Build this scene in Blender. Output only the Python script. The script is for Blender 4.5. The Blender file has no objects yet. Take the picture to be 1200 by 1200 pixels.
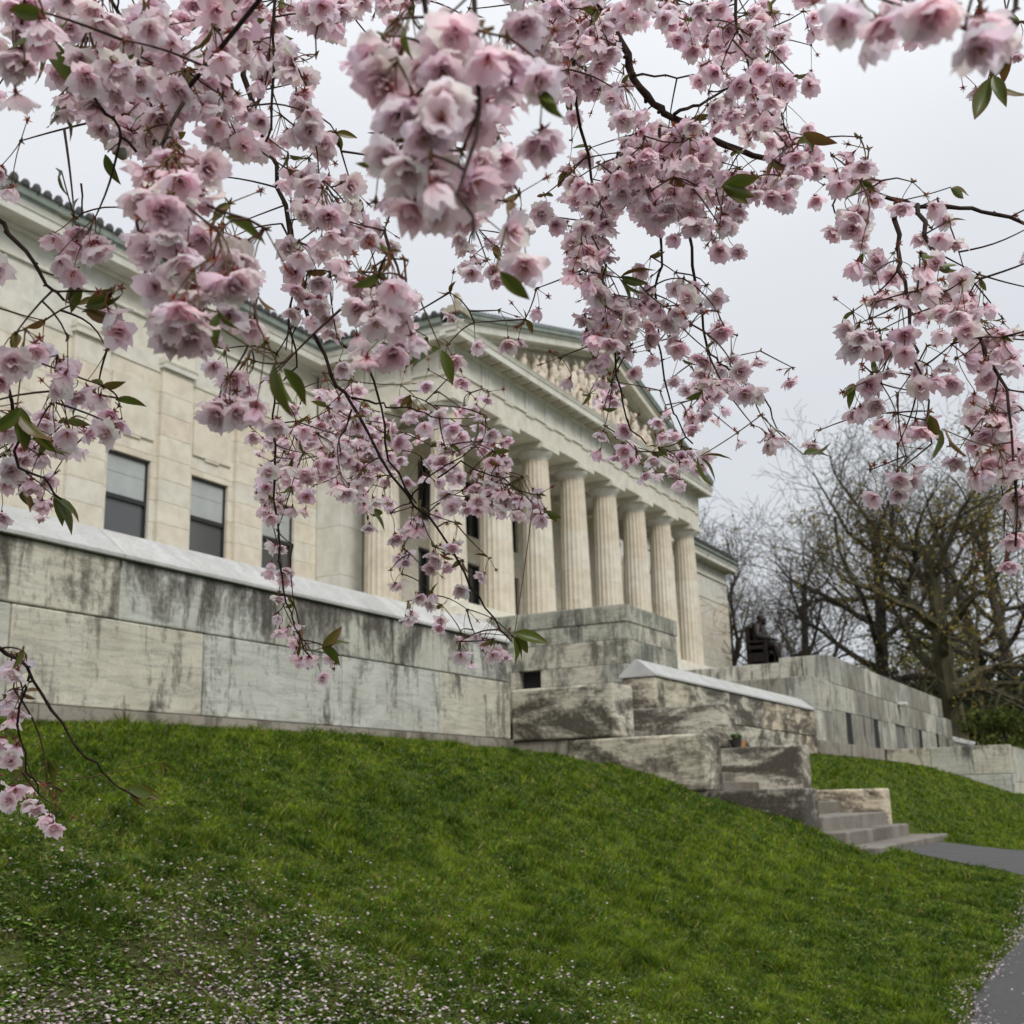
import bpy, bmesh, math, random
import numpy as np
from mathutils import Vector, Matrix
random.seed(7); rng = np.random.default_rng(11)
R = math.radians
SC = bpy.context.scene
COL = SC.collection
PI = math.pi

# ------------------------------------------------------------------ camera
FPX = 1418.6                     # focal length for a 1200 px frame
_yaw, _pit, _rol = R(27.444), R(13.644), R(-1.5296)
_fw = Vector((math.cos(_yaw), math.sin(_yaw), 0)); _rt = Vector((math.sin(_yaw), -math.cos(_yaw), 0)); _up = Vector((0, 0, 1))
CF = _fw*math.cos(_pit) + _up*math.sin(_pit); CU0 = _up*math.cos(_pit) - _fw*math.sin(_pit)
CR = _rt*math.cos(_rol) + CU0*math.sin(_rol); CU = CU0*math.cos(_rol) - _rt*math.sin(_rol)
nF, nR, nU = np.array(CF), np.array(CR), np.array(CU)
def at(x, y, d):                 # point seen at photo pixel (x, y), d metres deep
    return d*(nF + nR*(x-600)/FPX - nU*(y-600)/FPX)
cam_d = bpy.data.cameras.new('camera'); cam = bpy.data.objects.new('camera', cam_d); COL.objects.link(cam)
M = Matrix((CR, CU, -CF)).transposed().to_4x4(); cam.matrix_world = M
cam_d.sensor_width = 36; cam_d.sensor_height = 36; cam_d.lens = FPX/1200*36
cam_d.clip_start = .05; cam_d.clip_end = 3000
cam_d.dof.use_dof = True; cam_d.dof.focus_distance = 1.95; cam_d.dof.aperture_fstop = 11.0
SC.camera = cam

# ------------------------------------------------------------------ tags
WORG = {}
def tag(o, label=None, cat=None, group=None, kind=None):
    if label: o['label'] = label
    if cat: o['category'] = cat
    if group: o['group'] = group
    if kind: o['kind'] = kind
    return o
def thing(name, loc, label, cat, group=None):
    o = bpy.data.objects.new(name, None); COL.objects.link(o); o.location = loc
    o.empty_display_size = .3; WORG[o.name] = np.array(loc, float)
    return tag(o, label, cat, group)

# ------------------------------------------------------------------ mesh builder
class MB:
    def __init__(s): s.v=[]; s.f=[]; s.sd=[]; s.n=0
    def add(s, vs, fs, seed=.5):
        s.v.extend([tuple(map(float, p)) for p in vs]); s.f.extend([tuple(i+s.n for i in f) for f in fs])
        s.sd.extend([seed]*len(fs)); s.n += len(vs)
    def box(s, x0, y0, z0, x1, y1, z1, seed=None):
        if seed is None: seed = random.random()
        if x0>x1: x0,x1=x1,x0
        if y0>y1: y0,y1=y1,y0
        if z0>z1: z0,z1=z1,z0
        v=[(x0,y0,z0),(x1,y0,z0),(x1,y1,z0),(x0,y1,z0),(x0,y0,z1),(x1,y0,z1),(x1,y1,z1),(x0,y1,z1)]
        s.add(v,[(0,3,2,1),(4,5,6,7),(0,1,5,4),(1,2,6,5),(2,3,7,6),(3,0,4,7)],seed)
    def prism(s, poly, axis, a, b, seed=None):
        # poly: list of 2D points; axis 0: (y,z) along x, 1: (x,z) along y, 2: (x,y) along z
        if seed is None: seed = random.random()
        def P(p, t): return (t,p[0],p[1]) if axis==0 else ((p[0],t,p[1]) if axis==1 else (p[0],p[1],t))
        n=len(poly); v=[P(p,a) for p in poly]+[P(p,b) for p in poly]
        f=[tuple(range(n))[::-1], tuple(range(n,2*n))]+[(i,(i+1)%n,(i+1)%n+n,i+n) for i in range(n)]
        s.add(v,f,seed)
    def tube(s, pts, rad, k=6, seed=.5, cap=True):
        pts=[np.array(p,float) for p in pts]; n=len(pts)
        if n<2: return
        t0=pts[1]-pts[0]; ref=np.array([0,0,1.]) if abs(t0[2])<.9*np.linalg.norm(t0) else np.array([1.,0,0])
        vs=[]
        for i in range(n):
            t=pts[min(i+1,n-1)]-pts[max(i-1,0)]; t=t/(np.linalg.norm(t)+1e-12)
            a=np.cross(t,ref); a/=np.linalg.norm(a)+1e-12; b=np.cross(t,a); ref=np.cross(a,t)
            r=rad[i] if hasattr(rad,'__len__') else rad
            for j in range(k):
                th=2*PI*j/k; vs.append(pts[i]+r*(a*math.cos(th)+b*math.sin(th)))
        fs=[(i*k+j,i*k+(j+1)%k,(i+1)*k+(j+1)%k,(i+1)*k+j) for i in range(n-1) for j in range(k)]
        if cap: fs+= [tuple(range(k))[::-1], tuple(range((n-1)*k,n*k))]
        s.add(vs,fs,seed)
    def ell(s, c, r, rot=None, seg=10, ring=7, seed=.5):
        vs=[];m=rot or Matrix.Identity(3)
        for i in range(ring+1):
            ph=PI*i/ring
            for j in range(seg):
                th=2*PI*j/seg
                p=m@Vector((r[0]*math.sin(ph)*math.cos(th), r[1]*math.sin(ph)*math.sin(th), r[2]*math.cos(ph)))
                vs.append((p.x+c[0],p.y+c[1],p.z+c[2]))
        fs=[(i*seg+j,(i+1)*seg+j,(i+1)*seg+(j+1)%seg,i*seg+(j+1)%seg) for i in range(ring) for j in range(seg)]
        s.add(vs,fs,seed)
    def lathe(s, c, prof, k=24, seed=.5):
        vs=[(c[0]+r*math.cos(2*PI*j/k),c[1]+r*math.sin(2*PI*j/k),c[2]+z) for r,z in prof for j in range(k)]
        n=len(prof); fs=[(i*k+j,i*k+(j+1)%k,(i+1)*k+(j+1)%k,(i+1)*k+j) for i in range(n-1) for j in range(k)]
        fs+=[tuple(range(k))[::-1],tuple(range((n-1)*k,n*k))]
        s.add(vs,fs,seed)
    def build(s, name, mat, parent=None, org=None, bevel=0, smooth=False, seg=2):
        o0 = WORG[parent.name] if parent is not None else (np.array(org,float) if org is not None else np.zeros(3))
        me = bpy.data.meshes.new(name)
        vv=(np.array(s.v)-o0) if s.n else np.zeros((0,3))
        me.from_pydata(vv.tolist(),[],s.f); me.materials.append(mat)
        a=me.attributes.new('seed','FLOAT','FACE'); a.data.foreach_set('value',np.array(s.sd,dtype=np.float32))
        if smooth: me.polygons.foreach_set('use_smooth',[True]*len(me.polygons))
        me.validate(); me.update()
        o = bpy.data.objects.new(name, me); COL.objects.link(o)
        if parent is not None: o.parent = parent
        else: o.location = o0
        WORG[o.name]=o0
        if bevel:
            b=o.modifiers.new('bevel','BEVEL'); b.width=bevel; b.segments=seg; b.limit_method='ANGLE'; b.angle_limit=R(40)
        return o
class AM:
    """numpy mesh collector with per-vertex colour and per-face material"""
    def __init__(s): s.V=[];s.F=[];s.C=[];s.Mi=[];s.n=0
    def add(s,V,F,C,mi=0):
        s.V.append(V); s.F.append(np.asarray(F)+s.n); s.C.append(C); s.Mi.append(np.full(len(F),mi) if np.isscalar(mi) else mi); s.n+=len(V)
    def build(s,name,mats,parent=None,org=None,smooth=False):
        o0 = WORG[parent.name] if parent is not None else (np.array(org,float) if org is not None else np.zeros(3))
        V=np.concatenate(s.V)-o0; C=np.concatenate(s.C)
        me=bpy.data.meshes.new(name); me.vertices.add(len(V)); me.vertices.foreach_set('co',V.astype(np.float32).ravel())
        loops=[];tot=[];mi=[]
        for F,m in zip(s.F,s.Mi): loops.append(F.ravel()); tot.append(np.full(len(F),F.shape[1])); mi.append(m)
        loops=np.concatenate(loops);tot=np.concatenate(tot);mi=np.concatenate(mi);st=np.concatenate([[0],np.cumsum(tot)[:-1]])
        me.loops.add(len(loops)); me.loops.foreach_set('vertex_index',loops.astype(np.int32))
        me.polygons.add(len(tot)); me.polygons.foreach_set('loop_start',st.astype(np.int32)); me.polygons.foreach_set('loop_total',tot.astype(np.int32))
        for m in mats: me.materials.append(m)
        me.polygons.foreach_set('material_index',mi.astype(np.int32))
        if smooth: me.polygons.foreach_set('use_smooth',np.ones(len(tot),bool))
        a=me.color_attributes.new('col','FLOAT_COLOR','POINT'); c4=np.ones((len(V),4),np.float32); c4[:,:3]=C; a.data.foreach_set('color',c4.ravel())
        me.update(calc_edges=True)
        o=bpy.data.objects.new(name,me); COL.objects.link(o)
        if parent is not None: o.parent=parent
        else: o.location=o0
        WORG[o.name]=o0
        return o
def copy_tree(o, off, parent=None):
    c=o.copy(); COL.objects.link(c)
    if parent is None or parent is o.parent:
        c.location=Vector(o.location)+Vector(off)
        if parent is not None: c.parent=parent
    else: c.parent=parent
    for ch in list(o.children): copy_tree(ch,(0,0,0),c)
    return c

# ------------------------------------------------------------------ materials
class NT:
    def __init__(s,name):
        s.m=bpy.data.materials.new(name); s.m.use_nodes=True; s.t=s.m.node_tree; s.t.nodes.clear()
        s.out=s.t.nodes.new('ShaderNodeOutputMaterial')
    def n(s,typ,ins=None,**kw):
        nd=s.t.nodes.new('ShaderNode'+typ)
        for k,v in kw.items(): setattr(nd,k,v)
        for k,v in (ins or {}).items(): s.set(nd,k,v)
        return nd
    def set(s,nd,k,v):
        i=nd.inputs[k]
        if isinstance(v,bpy.types.NodeSocket): s.t.links.new(v,i)
        elif isinstance(v,bpy.types.Node): s.t.links.new(v.outputs[0],i)
        else: i.default_value=v
    def math(s,op,a,b=0.,clamp=False):
        nd=s.n('Math',{0:a,1:b},operation=op); nd.use_clamp=clamp; return nd.outputs[0]
    def ramp(s,fac,stops,interp='LINEAR'):
        nd=s.n('ValToRGB',{0:fac}); cr=nd.color_ramp; cr.interpolation=interp
        while len(cr.elements)<len(stops): cr.elements.new(.5)
        for e,(p,c) in zip(cr.elements,stops):
            e.position=p; e.color=(c,c,c,1) if np.isscalar(c) else (*c,1)
        return nd.outputs[0]
    def mix(s,f,a,b,mode='MIX'):
        nd=s.n('Mix',data_type='RGBA',blend_type=mode)
        s.set(nd,0,f); s.set(nd,6,a if not isinstance(a,tuple) else (*a,1)); s.set(nd,7,b if not isinstance(b,tuple) else (*b,1)); return nd.outputs[2]
    def noise(s,vec,scale,detail=4,rough=.6,dist=0.):
        return s.n('TexNoise',{'Vector':vec,'Scale':scale,'Detail':detail,'Roughness':rough,'Distortion':dist}).outputs[0]
    def mapv(s,vec,scale,loc=(0,0,0)):
        return s.n('Mapping',{'Vector':vec,'Scale':scale,'Location':loc}).outputs[0]
    def done(s,col,rough=.7,bump=None,bs=.3,bd=.01,spec=.3,**kw):
        b=s.n('BsdfPrincipled',{'Base Color':col if not isinstance(col,tuple) else (*col,1),'Roughness':rough,'Specular IOR Level':spec})
        for k,v in kw.items(): s.set(b,k,v)
        if bump is not None:
            bn=s.n('Bump',{'Height':bump,'Strength':bs,'Distance':bd}); s.set(b,'Normal',bn)
        s.t.links.new(b.outputs[0],s.out.inputs[0]); return s.m

def marble(name, cols, stain=.5, zb=None, s1m=(1.3,1.3,.75), s2m=(5.5,5.5,.5), stain_col=(.055,.05,.042), thr=(.5,.66), grain=.35, gcol=(.22,.24,.23), streak=1.0, fine=.25, rough=.65, spec=.25):
    t=NT(name); tc=t.n('TexCoord').outputs['Object']; sd=t.n('Attribute',attribute_name='seed').outputs['Fac']
    rnd=t.n('ObjectInfo').outputs['Random']
    off=t.n('CombineXYZ',{0:t.math('MULTIPLY',sd,91.7),1:t.math('MULTIPLY',rnd,53.1),2:t.math('MULTIPLY',sd,37.3)}).outputs[0]
    vec=t.n('VectorMath',{0:tc,1:off},operation='ADD').outputs[0]
    base=t.ramp(t.math('FRACT',t.math('MULTIPLY',sd,7.13)),[(i/len(cols),c) for i,c in enumerate(cols)],'CONSTANT')
    # bedding grain, horizontal in most blocks, upright in some
    gh=t.noise(t.mapv(vec,(1.0,1.0,9.0)),1.5,6,.68,1.2); gv=t.noise(t.mapv(vec,(7.,7.,.8)),1.4,6,.66,.9)
    sel=t.math('GREATER_THAN',t.math('FRACT',t.math('MULTIPLY',sd,3.7)),.68)
    g=t.n('Mix',{0:sel,2:gh,3:gv},data_type='FLOAT').outputs[0]
    gf=t.ramp(g,[(.38,0),(.52,.25),(.6,.9),(.66,.2)])
    col=t.mix(t.math('MULTIPLY',gf,grain),base,gcol)
    blot=t.noise(vec,2.2,5,.6); col=t.mix(t.math('MULTIPLY',t.ramp(blot,[(.4,0),(.65,1)]),.28),col,(.42,.36,.27),'MULTIPLY')
    # dark algae and rain streaks
    s1=t.noise(t.mapv(vec,s1m,(.4,3.1,1.7)),1.15,9,.70,.8); s2=t.noise(t.mapv(vec,s2m),1.5,5,.7,.3); s3=t.noise(vec,16,5,.75)
    sm=t.math('ADD',t.math('MULTIPLY',s1,.62),t.math('ADD',t.math('MULTIPLY',s2,.26*streak),t.math('MULTIPLY',s3,.2)))
    sm=t.math('DIVIDE',sm,.82+.26*streak)
    if zb:
        zz=t.n('SeparateXYZ',{0:tc}).outputs[2]
        zr=t.n('MapRange',{0:zz,1:zb[0],2:zb[1],3:0.,4:zb[2]}).outputs[0]; sm=t.math('ADD',sm,zr)
    mask=t.math('MULTIPLY',t.ramp(sm,[(thr[0],0),((thr[0]+thr[1])/2,.55),(thr[1]+.02,1)]),t.ramp(t.noise(t.mapv(vec,(1,1,3.)),26,5,.75),[(.25,.72),(.5,1)]))
    sc2=tuple(q*1.5 for q in stain_col); col=t.mix(t.math('MULTIPLY',mask,stain),col,t.mix(t.ramp(t.math('ADD',t.math('MULTIPLY',g,.5),t.math('MULTIPLY',s3,.5)),[(.42,0),(.6,1)]),stain_col,sc2))
    fn=t.noise(vec,42,4,.7); col=t.mix(fine,col,t.ramp(fn,[(.3,.35),(.62,1.25)]),'MULTIPLY')
    h=t.math('ADD',t.math('MULTIPLY',fn,.5),g)
    return t.done(col,rough,h,.28,.012,spec)

m_wall   = marble('weathered_marble',[(.55,.53,.44),(.48,.48,.42),(.57,.535,.43),(.51,.52,.475)],.95,zb=(.75,1.42,.085),stain_col=(.040,.034,.027),thr=(.517,.60),streak=1.2,s1m=(1.6,1.6,.8),s2m=(6.,6.,.7),grain=.5,gcol=(.17,.18,.17),fine=.22)
m_cheek  = marble('stained_marble',[(.58,.535,.42),(.54,.515,.43),(.62,.54,.41)],.93,stain_col=(.026,.020,.014),thr=(.455,.52),s1m=(.8,.8,1.7),s2m=(.7,.7,6.),grain=.6,gcol=(.16,.15,.12),streak=.6,fine=.22)
m_cheekd = marble('black_stained_marble',[(.54,.50,.40),(.52,.50,.42)],.95,zb=(1.6,.0,.03),stain_col=(.022,.018,.013),thr=(.425,.505),s1m=(.8,.8,1.7),s2m=(.7,.7,6.),grain=.6,gcol=(.16,.15,.12),streak=.6,fine=.22)
m_podium = marble('grey_green_marble',[(.42,.425,.36),(.49,.48,.40),(.37,.38,.33),(.52,.50,.42)],.85,stain_col=(.04,.042,.035),thr=(.472,.555),grain=.55,gcol=(.11,.13,.12))
m_slit   = marble('streaked_marble',[(.50,.485,.415),(.35,.335,.28),(.57,.55,.48),(.42,.42,.37),(.29,.275,.23)],.88,stain_col=(.045,.04,.035),thr=(.482,.57),grain=.55,streak=2.6)
m_coping = marble('white_coping_marble',[(.48,.485,.475),(.44,.445,.435)],.85,stain_col=(.26,.26,.25),thr=(.48,.6),grain=.6,gcol=(.36,.37,.38),fine=.25)
m_plinth = marble('brown_plinth_stone',[(.30,.27,.225),(.25,.225,.19)],.9,stain_col=(.04,.035,.028),thr=(.5,.6),grain=.3)
m_ashlar = marble('cream_ashlar',[(.66,.625,.53),(.675,.63,.53),(.65,.63,.555),(.66,.60,.495),(.68,.645,.55)],.2,stain_col=(.36,.32,.26),thr=(.5,.7),grain=.14,gcol=(.47,.43,.36),fine=.10)
m_trim   = marble('pale_marble_trim',[(.65,.645,.585),(.63,.63,.585),(.66,.64,.56)],.34,stain_col=(.33,.32,.27),thr=(.5,.68),grain=.14,gcol=(.5,.5,.45),fine=.12)
m_column = marble('column_marble',[(.61,.565,.47),(.64,.61,.53),(.60,.545,.445)],.30,stain_col=(.36,.32,.26),thr=(.5,.72),grain=.22,gcol=(.45,.40,.32),streak=2.5,fine=.12)
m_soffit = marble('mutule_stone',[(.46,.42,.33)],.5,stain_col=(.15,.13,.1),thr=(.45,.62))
m_relief = marble('relief_marble',[(.70,.62,.53),(.70,.63,.55)],.18,stain_col=(.2,.17,.14),thr=(.46,.64),grain=.1)
m_tread  = marble('worn_tread_stone',[(.165,.145,.12),(.21,.19,.16)],.85,stain_col=(.06,.05,.04),thr=(.46,.62),grain=.3)

def simple(name,col,rough=.6,var=.3,scale=8.,bump=.2,metal=0.,spec=.4):
    t=NT(name); tc=t.n('TexCoord').outputs['Object']; nz=t.noise(tc,scale,5,.6)
    c=t.mix(1.,col,t.ramp(nz,[(.3,1-var),(.7,1+var)]),'MULTIPLY')
    return t.done(c,rough,nz,bump,.01,spec,Metallic=metal)
m_bronze = simple('dark_bronze',(.016,.012,.011),.42,.5,6,.2,.6)
m_copper = simple('green_copper_gutter',(.20,.235,.21),.6,.25,3)
m_tile   = simple('dark_roof_tile',(.045,.048,.048),.7,.35,5)
m_slate  = simple('blue_grey_roof_tile',(.15,.175,.20),.6,.3,4)
m_frame  = simple('black_window_frame',(.02,.021,.022),.4,.2)
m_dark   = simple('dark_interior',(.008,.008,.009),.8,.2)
m_door   = simple('grey_metal_door',(.16,.155,.145),.5,.2)
m_blind  = simple('white_window_blind',(.36,.385,.385),.35,.12,2,.05)
m_white  = simple('white_enamel',(.75,.75,.73),.4,.05)
m_orange = simple('orange_plastic',(.42,.20,.07),.4,.1)
m_blackp = simple('black_plastic',(.02,.02,.02),.4,.2)
m_roofgrey= simple('weathered_grey_shingle',(.14,.135,.13),.8,.4,6)
m_siding = simple('brown_siding',(.12,.10,.085),.8,.3,4)
m_redtrim= simple('drab_green_planting',(.06,.10,.03),.7,.4)
def glass(name,col):
    t=NT(name); return t.done(col,.08,None,spec=.6)
m_pane = glass('grey_window_glass',(.075,.08,.083)); m_pane2 = glass('dark_window_glass',(.03,.033,.034))

def bark(name,c1,c2,s=9.):
    t=NT(name); tc=t.n('TexCoord').outputs['Object']; nz=t.noise(t.mapv(tc,(1,1,.35)),s,6,.7)
    return t.done(t.ramp(nz,[(.35,c1),(.65,c2)]),.85,nz,.6,.02,.15)
m_bark  = bark('grey_brown_bark',(.024,.020,.017),(.07,.061,.05),2.5)
m_barkg = bark('mossy_bark',(.032,.030,.018),(.085,.076,.045),2.5)
m_cbark = bark('dark_cherry_bark',(.016,.011,.009),(.065,.044,.036),70.)

def vcol(name,trans=.35,rough=.6,spec=.25,bright=1.,boost=1.1):
    t=NT(name); c=t.n('Attribute',attribute_name='col').outputs['Color']
    d=t.n('BsdfPrincipled',{'Base Color':c,'Roughness':rough,'Specular IOR Level':spec})
    tr=t.n('BsdfTranslucent',{'Color':t.mix(1.,c,(boost,boost*.95,boost*.97),'MULTIPLY')})
    mx=t.n('MixShader',{0:trans,1:d.outputs[0],2:tr.outputs[0]}); t.t.links.new(mx.outputs[0],t.out.inputs[0]); return t.m
m_petal=vcol('cherry_petal',.52,.42,.35); m_calyx=vcol('calyx_and_stalk',.1,.6,.2); m_leaf=vcol('bronze_green_leaf',.3,.35,.45)
m_grass=vcol('grass_blade',.25,.8,.08); m_fallen=vcol('fallen_petal',.2,.6,.3); m_farleaf=vcol('far_foliage',.25,.7,.1)

def mat_lawn():
    t=NT('lawn_soil'); tc=t.n('TexCoord').outputs['Object']
    a=t.noise(tc,.5,4,.6); b=t.noise(tc,9,6,.75); c=t.noise(tc,70,4,.7)
    g=t.ramp(b,[(.32,(.030,.042,.008)),(.52,(.055,.085,.012)),(.7,(.09,.12,.02))])
    br=t.ramp(c,[(.3,(.022,.017,.010)),(.7,(.07,.052,.032))])
    x=t.n('SeparateXYZ',{0:tc}); # bare earth under the cherry
    bare=t.math('MULTIPLY',t.ramp(t.math('DIVIDE',x.outputs[0],8.),[(.42,1.),(.95,.25)]),t.ramp(a,[(.42,0),(.56,1)]))
    col=t.mix(bare,g,br)
    return t.done(col,.9,c,.5,.02,.1)
m_lawn=mat_lawn()
def mat_asphalt():
    t=NT('wet_asphalt'); tc=t.n('TexCoord').outputs['Object']
    a=t.noise(tc,1.2,4,.6); b=t.noise(tc,180,3,.8); v=t.n('TexVoronoi',{'Vector':tc,'Scale':120.}).outputs[0]
    col=t.mix(.6,t.ramp(a,[(.35,(.030,.029,.028)),(.7,(.060,.058,.056))]),t.ramp(b,[(.3,.35),(.7,1.5)]),'MULTIPLY')
    return t.done(col,t.ramp(a,[(.4,.45),(.6,.65)]),v,.5,.006,.4)
m_asph=mat_asphalt()
# ================================================================== world and light
w=bpy.data.worlds.new('World'); SC.world=w; w.use_nodes=True; wt=w.node_tree; wt.nodes.clear()
def wn(typ,**kw):
    n=wt.nodes.new('ShaderNode'+typ)
    for k,v in kw.items(): setattr(n,k,v)
    return n
SUN_EL, SUN_AZ = R(42), R(238)
sky=wn('TexSky',sky_type='NISHITA',sun_disc=False,sun_elevation=SUN_EL,sun_rotation=R(235),air_density=1.,dust_density=7.,ozone_density=1.)
tc=wn('TexCoord'); sx=wn('SeparateXYZ'); wt.links.new(tc.outputs['Generated'],sx.inputs[0])
rp=wn('ValToRGB'); wt.links.new(sx.outputs[2],rp.inputs[0]); e=rp.color_ramp.elements
for i,(p,c) in enumerate([(0.,(.505,.535,.58)),(.22,(.605,.63,.664)),(.5,(.745,.768,.80)),(1.,(1.25,1.27,1.30))]):
    el=e[i] if i<2 else e.new(p); el.position=p; el.color=(*c,1)
mp=wn('Mapping'); mp.inputs['Scale'].default_value=(1.2,1.2,3.0); wt.links.new(tc.outputs['Generated'],mp.inputs[0])
nz=wn('TexNoise'); nz.inputs['Scale'].default_value=1.6; nz.inputs['Detail'].default_value=3; wt.links.new(mp.outputs[0],nz.inputs[0])
nr=wn('ValToRGB'); wt.links.new(nz.outputs[0],nr.inputs[0]); nr.color_ramp.elements[0].position=.3; nr.color_ramp.elements[0].color=(.93,.93,.94,1); nr.color_ramp.elements[1].position=.7; nr.color_ramp.elements[1].color=(1.06,1.06,1.05,1)
mm=wn('Mix',data_type='RGBA',blend_type='MULTIPLY'); mm.inputs[0].default_value=1; wt.links.new(rp.outputs[0],mm.inputs[6]); wt.links.new(nr.outputs[0],mm.inputs[7])
b1=wn('Background'); b1.inputs[1].default_value=.06; wt.links.new(sky.outputs[0],b1.inputs[0])
b2=wn('Background'); b2.inputs[1].default_value=.92; wt.links.new(mm.outputs[2],b2.inputs[0])
ad=wn('MixShader'); ad.inputs[0].default_value=.88; wt.links.new(b1.outputs[0],ad.inputs[1]); wt.links.new(b2.outputs[0],ad.inputs[2])
wo=wn('OutputWorld'); wt.links.new(ad.outputs[0],wo.inputs[0])
sl=bpy.data.lights.new('sun','SUN'); sl.energy=1.55; sl.angle=R(20); sl.color=(1,.96,.9)
so=bpy.data.objects.new('sun',sl); COL.objects.link(so)
sd_=Vector((math.cos(SUN_AZ)*math.cos(SUN_EL),math.sin(SUN_AZ)*math.cos(SUN_EL),math.sin(SUN_EL)))   # towards the sun: behind the camera
so.rotation_euler=sd_.to_track_quat('Z','Y').to_euler()
SC.view_settings.view_transform='Standard'; SC.view_settings.look='None'; SC.view_settings.exposure=.44; SC.view_settings.gamma=1
SC.cycles.max_bounces=6; SC.cycles.transparent_max_bounces=6; SC.cycles.use_denoising=True

# ================================================================== terrain
def sm(t): t=np.clip(t,0,1); return t*t*(3-2*t)
_T=np.array([0,.14,.30,.357,.41,.50,.59,.66,.77,.88,1.]); _H=np.array([0,.02,.10,.20,.31,.46,.59,.70,.85,.95,1.])
N0=1.07
def zpath(s): return np.interp(s,[-40,0,15,20,45,80],[-2.2,-1.5,-.76,-.82,-.6,-.3])
def ztop(s): return np.interp(s,[-40,6,10,12,14.4,19.5,30,38,60,90],[.5,.72,.75,.71,.65,.75,1.02,1.0,1.1,1.4])
def ground(s,n):
    s=np.asarray(s,float); n=np.asarray(n,float)
    t=np.clip((n-N0)/(7.6-N0),0,1)
    h1=np.interp(t,_T,_H); h0=t**1.05*.92+.08*sm(t)
    wv=sm((s-4)/9.); h=h0*(1-wv)+h1*wv
    zb=zpath(s); z=zb+(ztop(s)-zb)*h
    z=z+np.where(n<-1.7,np.clip((-1.7-n)*.02,-.5,.5)*0,0)
    lump=.015*np.sin(s*2.1+n*1.3)*np.sin(n*2.7-s*.8)+.018*np.sin(s*5.3-n*3.1)+.014*np.sin(s*9.1+n*6.3)*np.sin(n*8.3-s*3.7)
    foot=((s>14.6)&(s<19.4)&(n>3.4)&(n<7.5))|((s>14.9)&(s<19.3)&(n>3.0)&(n<7.5)); z=np.where(foot,np.minimum(z,-.76-.0*z),z)
    lump=np.where((s>13.2)&(n<3.3),0,lump)
    return z+np.where(foot,0,1)*lump*np.clip(t*6,0,1)*np.clip((1-t)*8,0,1)
def grid_obj(name,xs,ys,zf,mat,kind='structure',dz=0.):
    X,Y=np.meshgrid(xs,ys,indexing='ij'); Z=zf(X,Y)+dz
    V=np.stack([X,Y,Z],-1).reshape(-1,3); nx,ny=len(xs),len(ys)
    i=np.arange(nx-1)[:,None]*ny+np.arange(ny-1)[None]; i=i.ravel()
    F=np.stack([i,i+ny,i+ny+1,i+1],-1)
    a=AM(); a.add(V,F,np.full((len(V),3),.5)); o=a.build(name,[mat],smooth=True); return tag(o,kind=kind)
xs=np.unique(np.concatenate([np.linspace(-700,-12,18),np.linspace(-12,45,230),np.linspace(45,110,40),np.linspace(110,1500,16)]))
ys=np.unique(np.concatenate([np.linspace(-700,-6,14),np.linspace(-6,9,76),np.linspace(9,80,20),np.linspace(80,1200,12)]))
grid_obj('lawn',xs,ys,ground,m_lawn)
# main walk along the lawn foot, and the branch that runs up to the steps
def strip(name,pl,pr,mat,dz):
    a=AM(); P=[]
    for l,r in zip(pl,pr):
        for k in range(7):
            t=k/6; x=l[0]*(1-t)+r[0]*t; y=l[1]*(1-t)+r[1]*t; P.append((x,y,float(ground(x,y))+dz))
    F=[[i*7+k,(i+1)*7+k,(i+1)*7+k+1,i*7+k+1] for i in range(len(pl)-1) for k in range(6)]
    a.add(np.array(P),np.array(F),np.full((len(P),3),.5)); o=a.build(name,[mat],smooth=True); return tag(o,kind='structure')
S_=np.linspace(-14,60,120)
def edge_n(s): return N0+.04*math.sin(s*1.7)+.03*math.sin(s*4.1+1)+.02*math.sin(s*9)
def path_ground(x,y): return float(zpath(x))
_g=ground
def strip_flat(name,pl,pr,mat,dz,zf):
    a=AM(); P=[]
    for l,r in zip(pl,pr):
        for k in range(7):
            t=k/6; x=l[0]*(1-t)+r[0]*t; y=l[1]*(1-t)+r[1]*t; P.append((x,y,zf(x,y)+dz))
    F=[[i*7+k,(i+1)*7+k,(i+1)*7+k+1,i*7+k+1] for i in range(len(pl)-1) for k in range(6)]
    a.add(np.array(P),np.array(F),np.full((len(P),3),.5)); o=a.build(name,[mat],smooth=True); return tag(o,kind='structure')
strip_flat('main_path',[(s,edge_n(s)) for s in S_],[(s,-1.7+.03*math.sin(s*2)) for s in S_],m_asph,.022,lambda x,y:float(ground(x,min(y,N0))))
NN=np.linspace(.95,3.02,24)
def pbl(n): return 15.25-.85*(3.02-n)**1.0*(1 if n>1.3 else 1)+(-1.2*((1.9-n)**2) if n<1.9 else 0)
def pbr(n): return 18.5-.25*(3.02-n)+(1.6*((1.9-n)**2) if n<1.9 else 0)
strip_flat('stair_path',[(pbl(n),n) for n in NN],[(pbr(n),n) for n in NN],m_asph,.014,lambda x,y:float(ground(x,y)) if y<2.2 else max(float(ground(x,y)),-.74))

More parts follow.
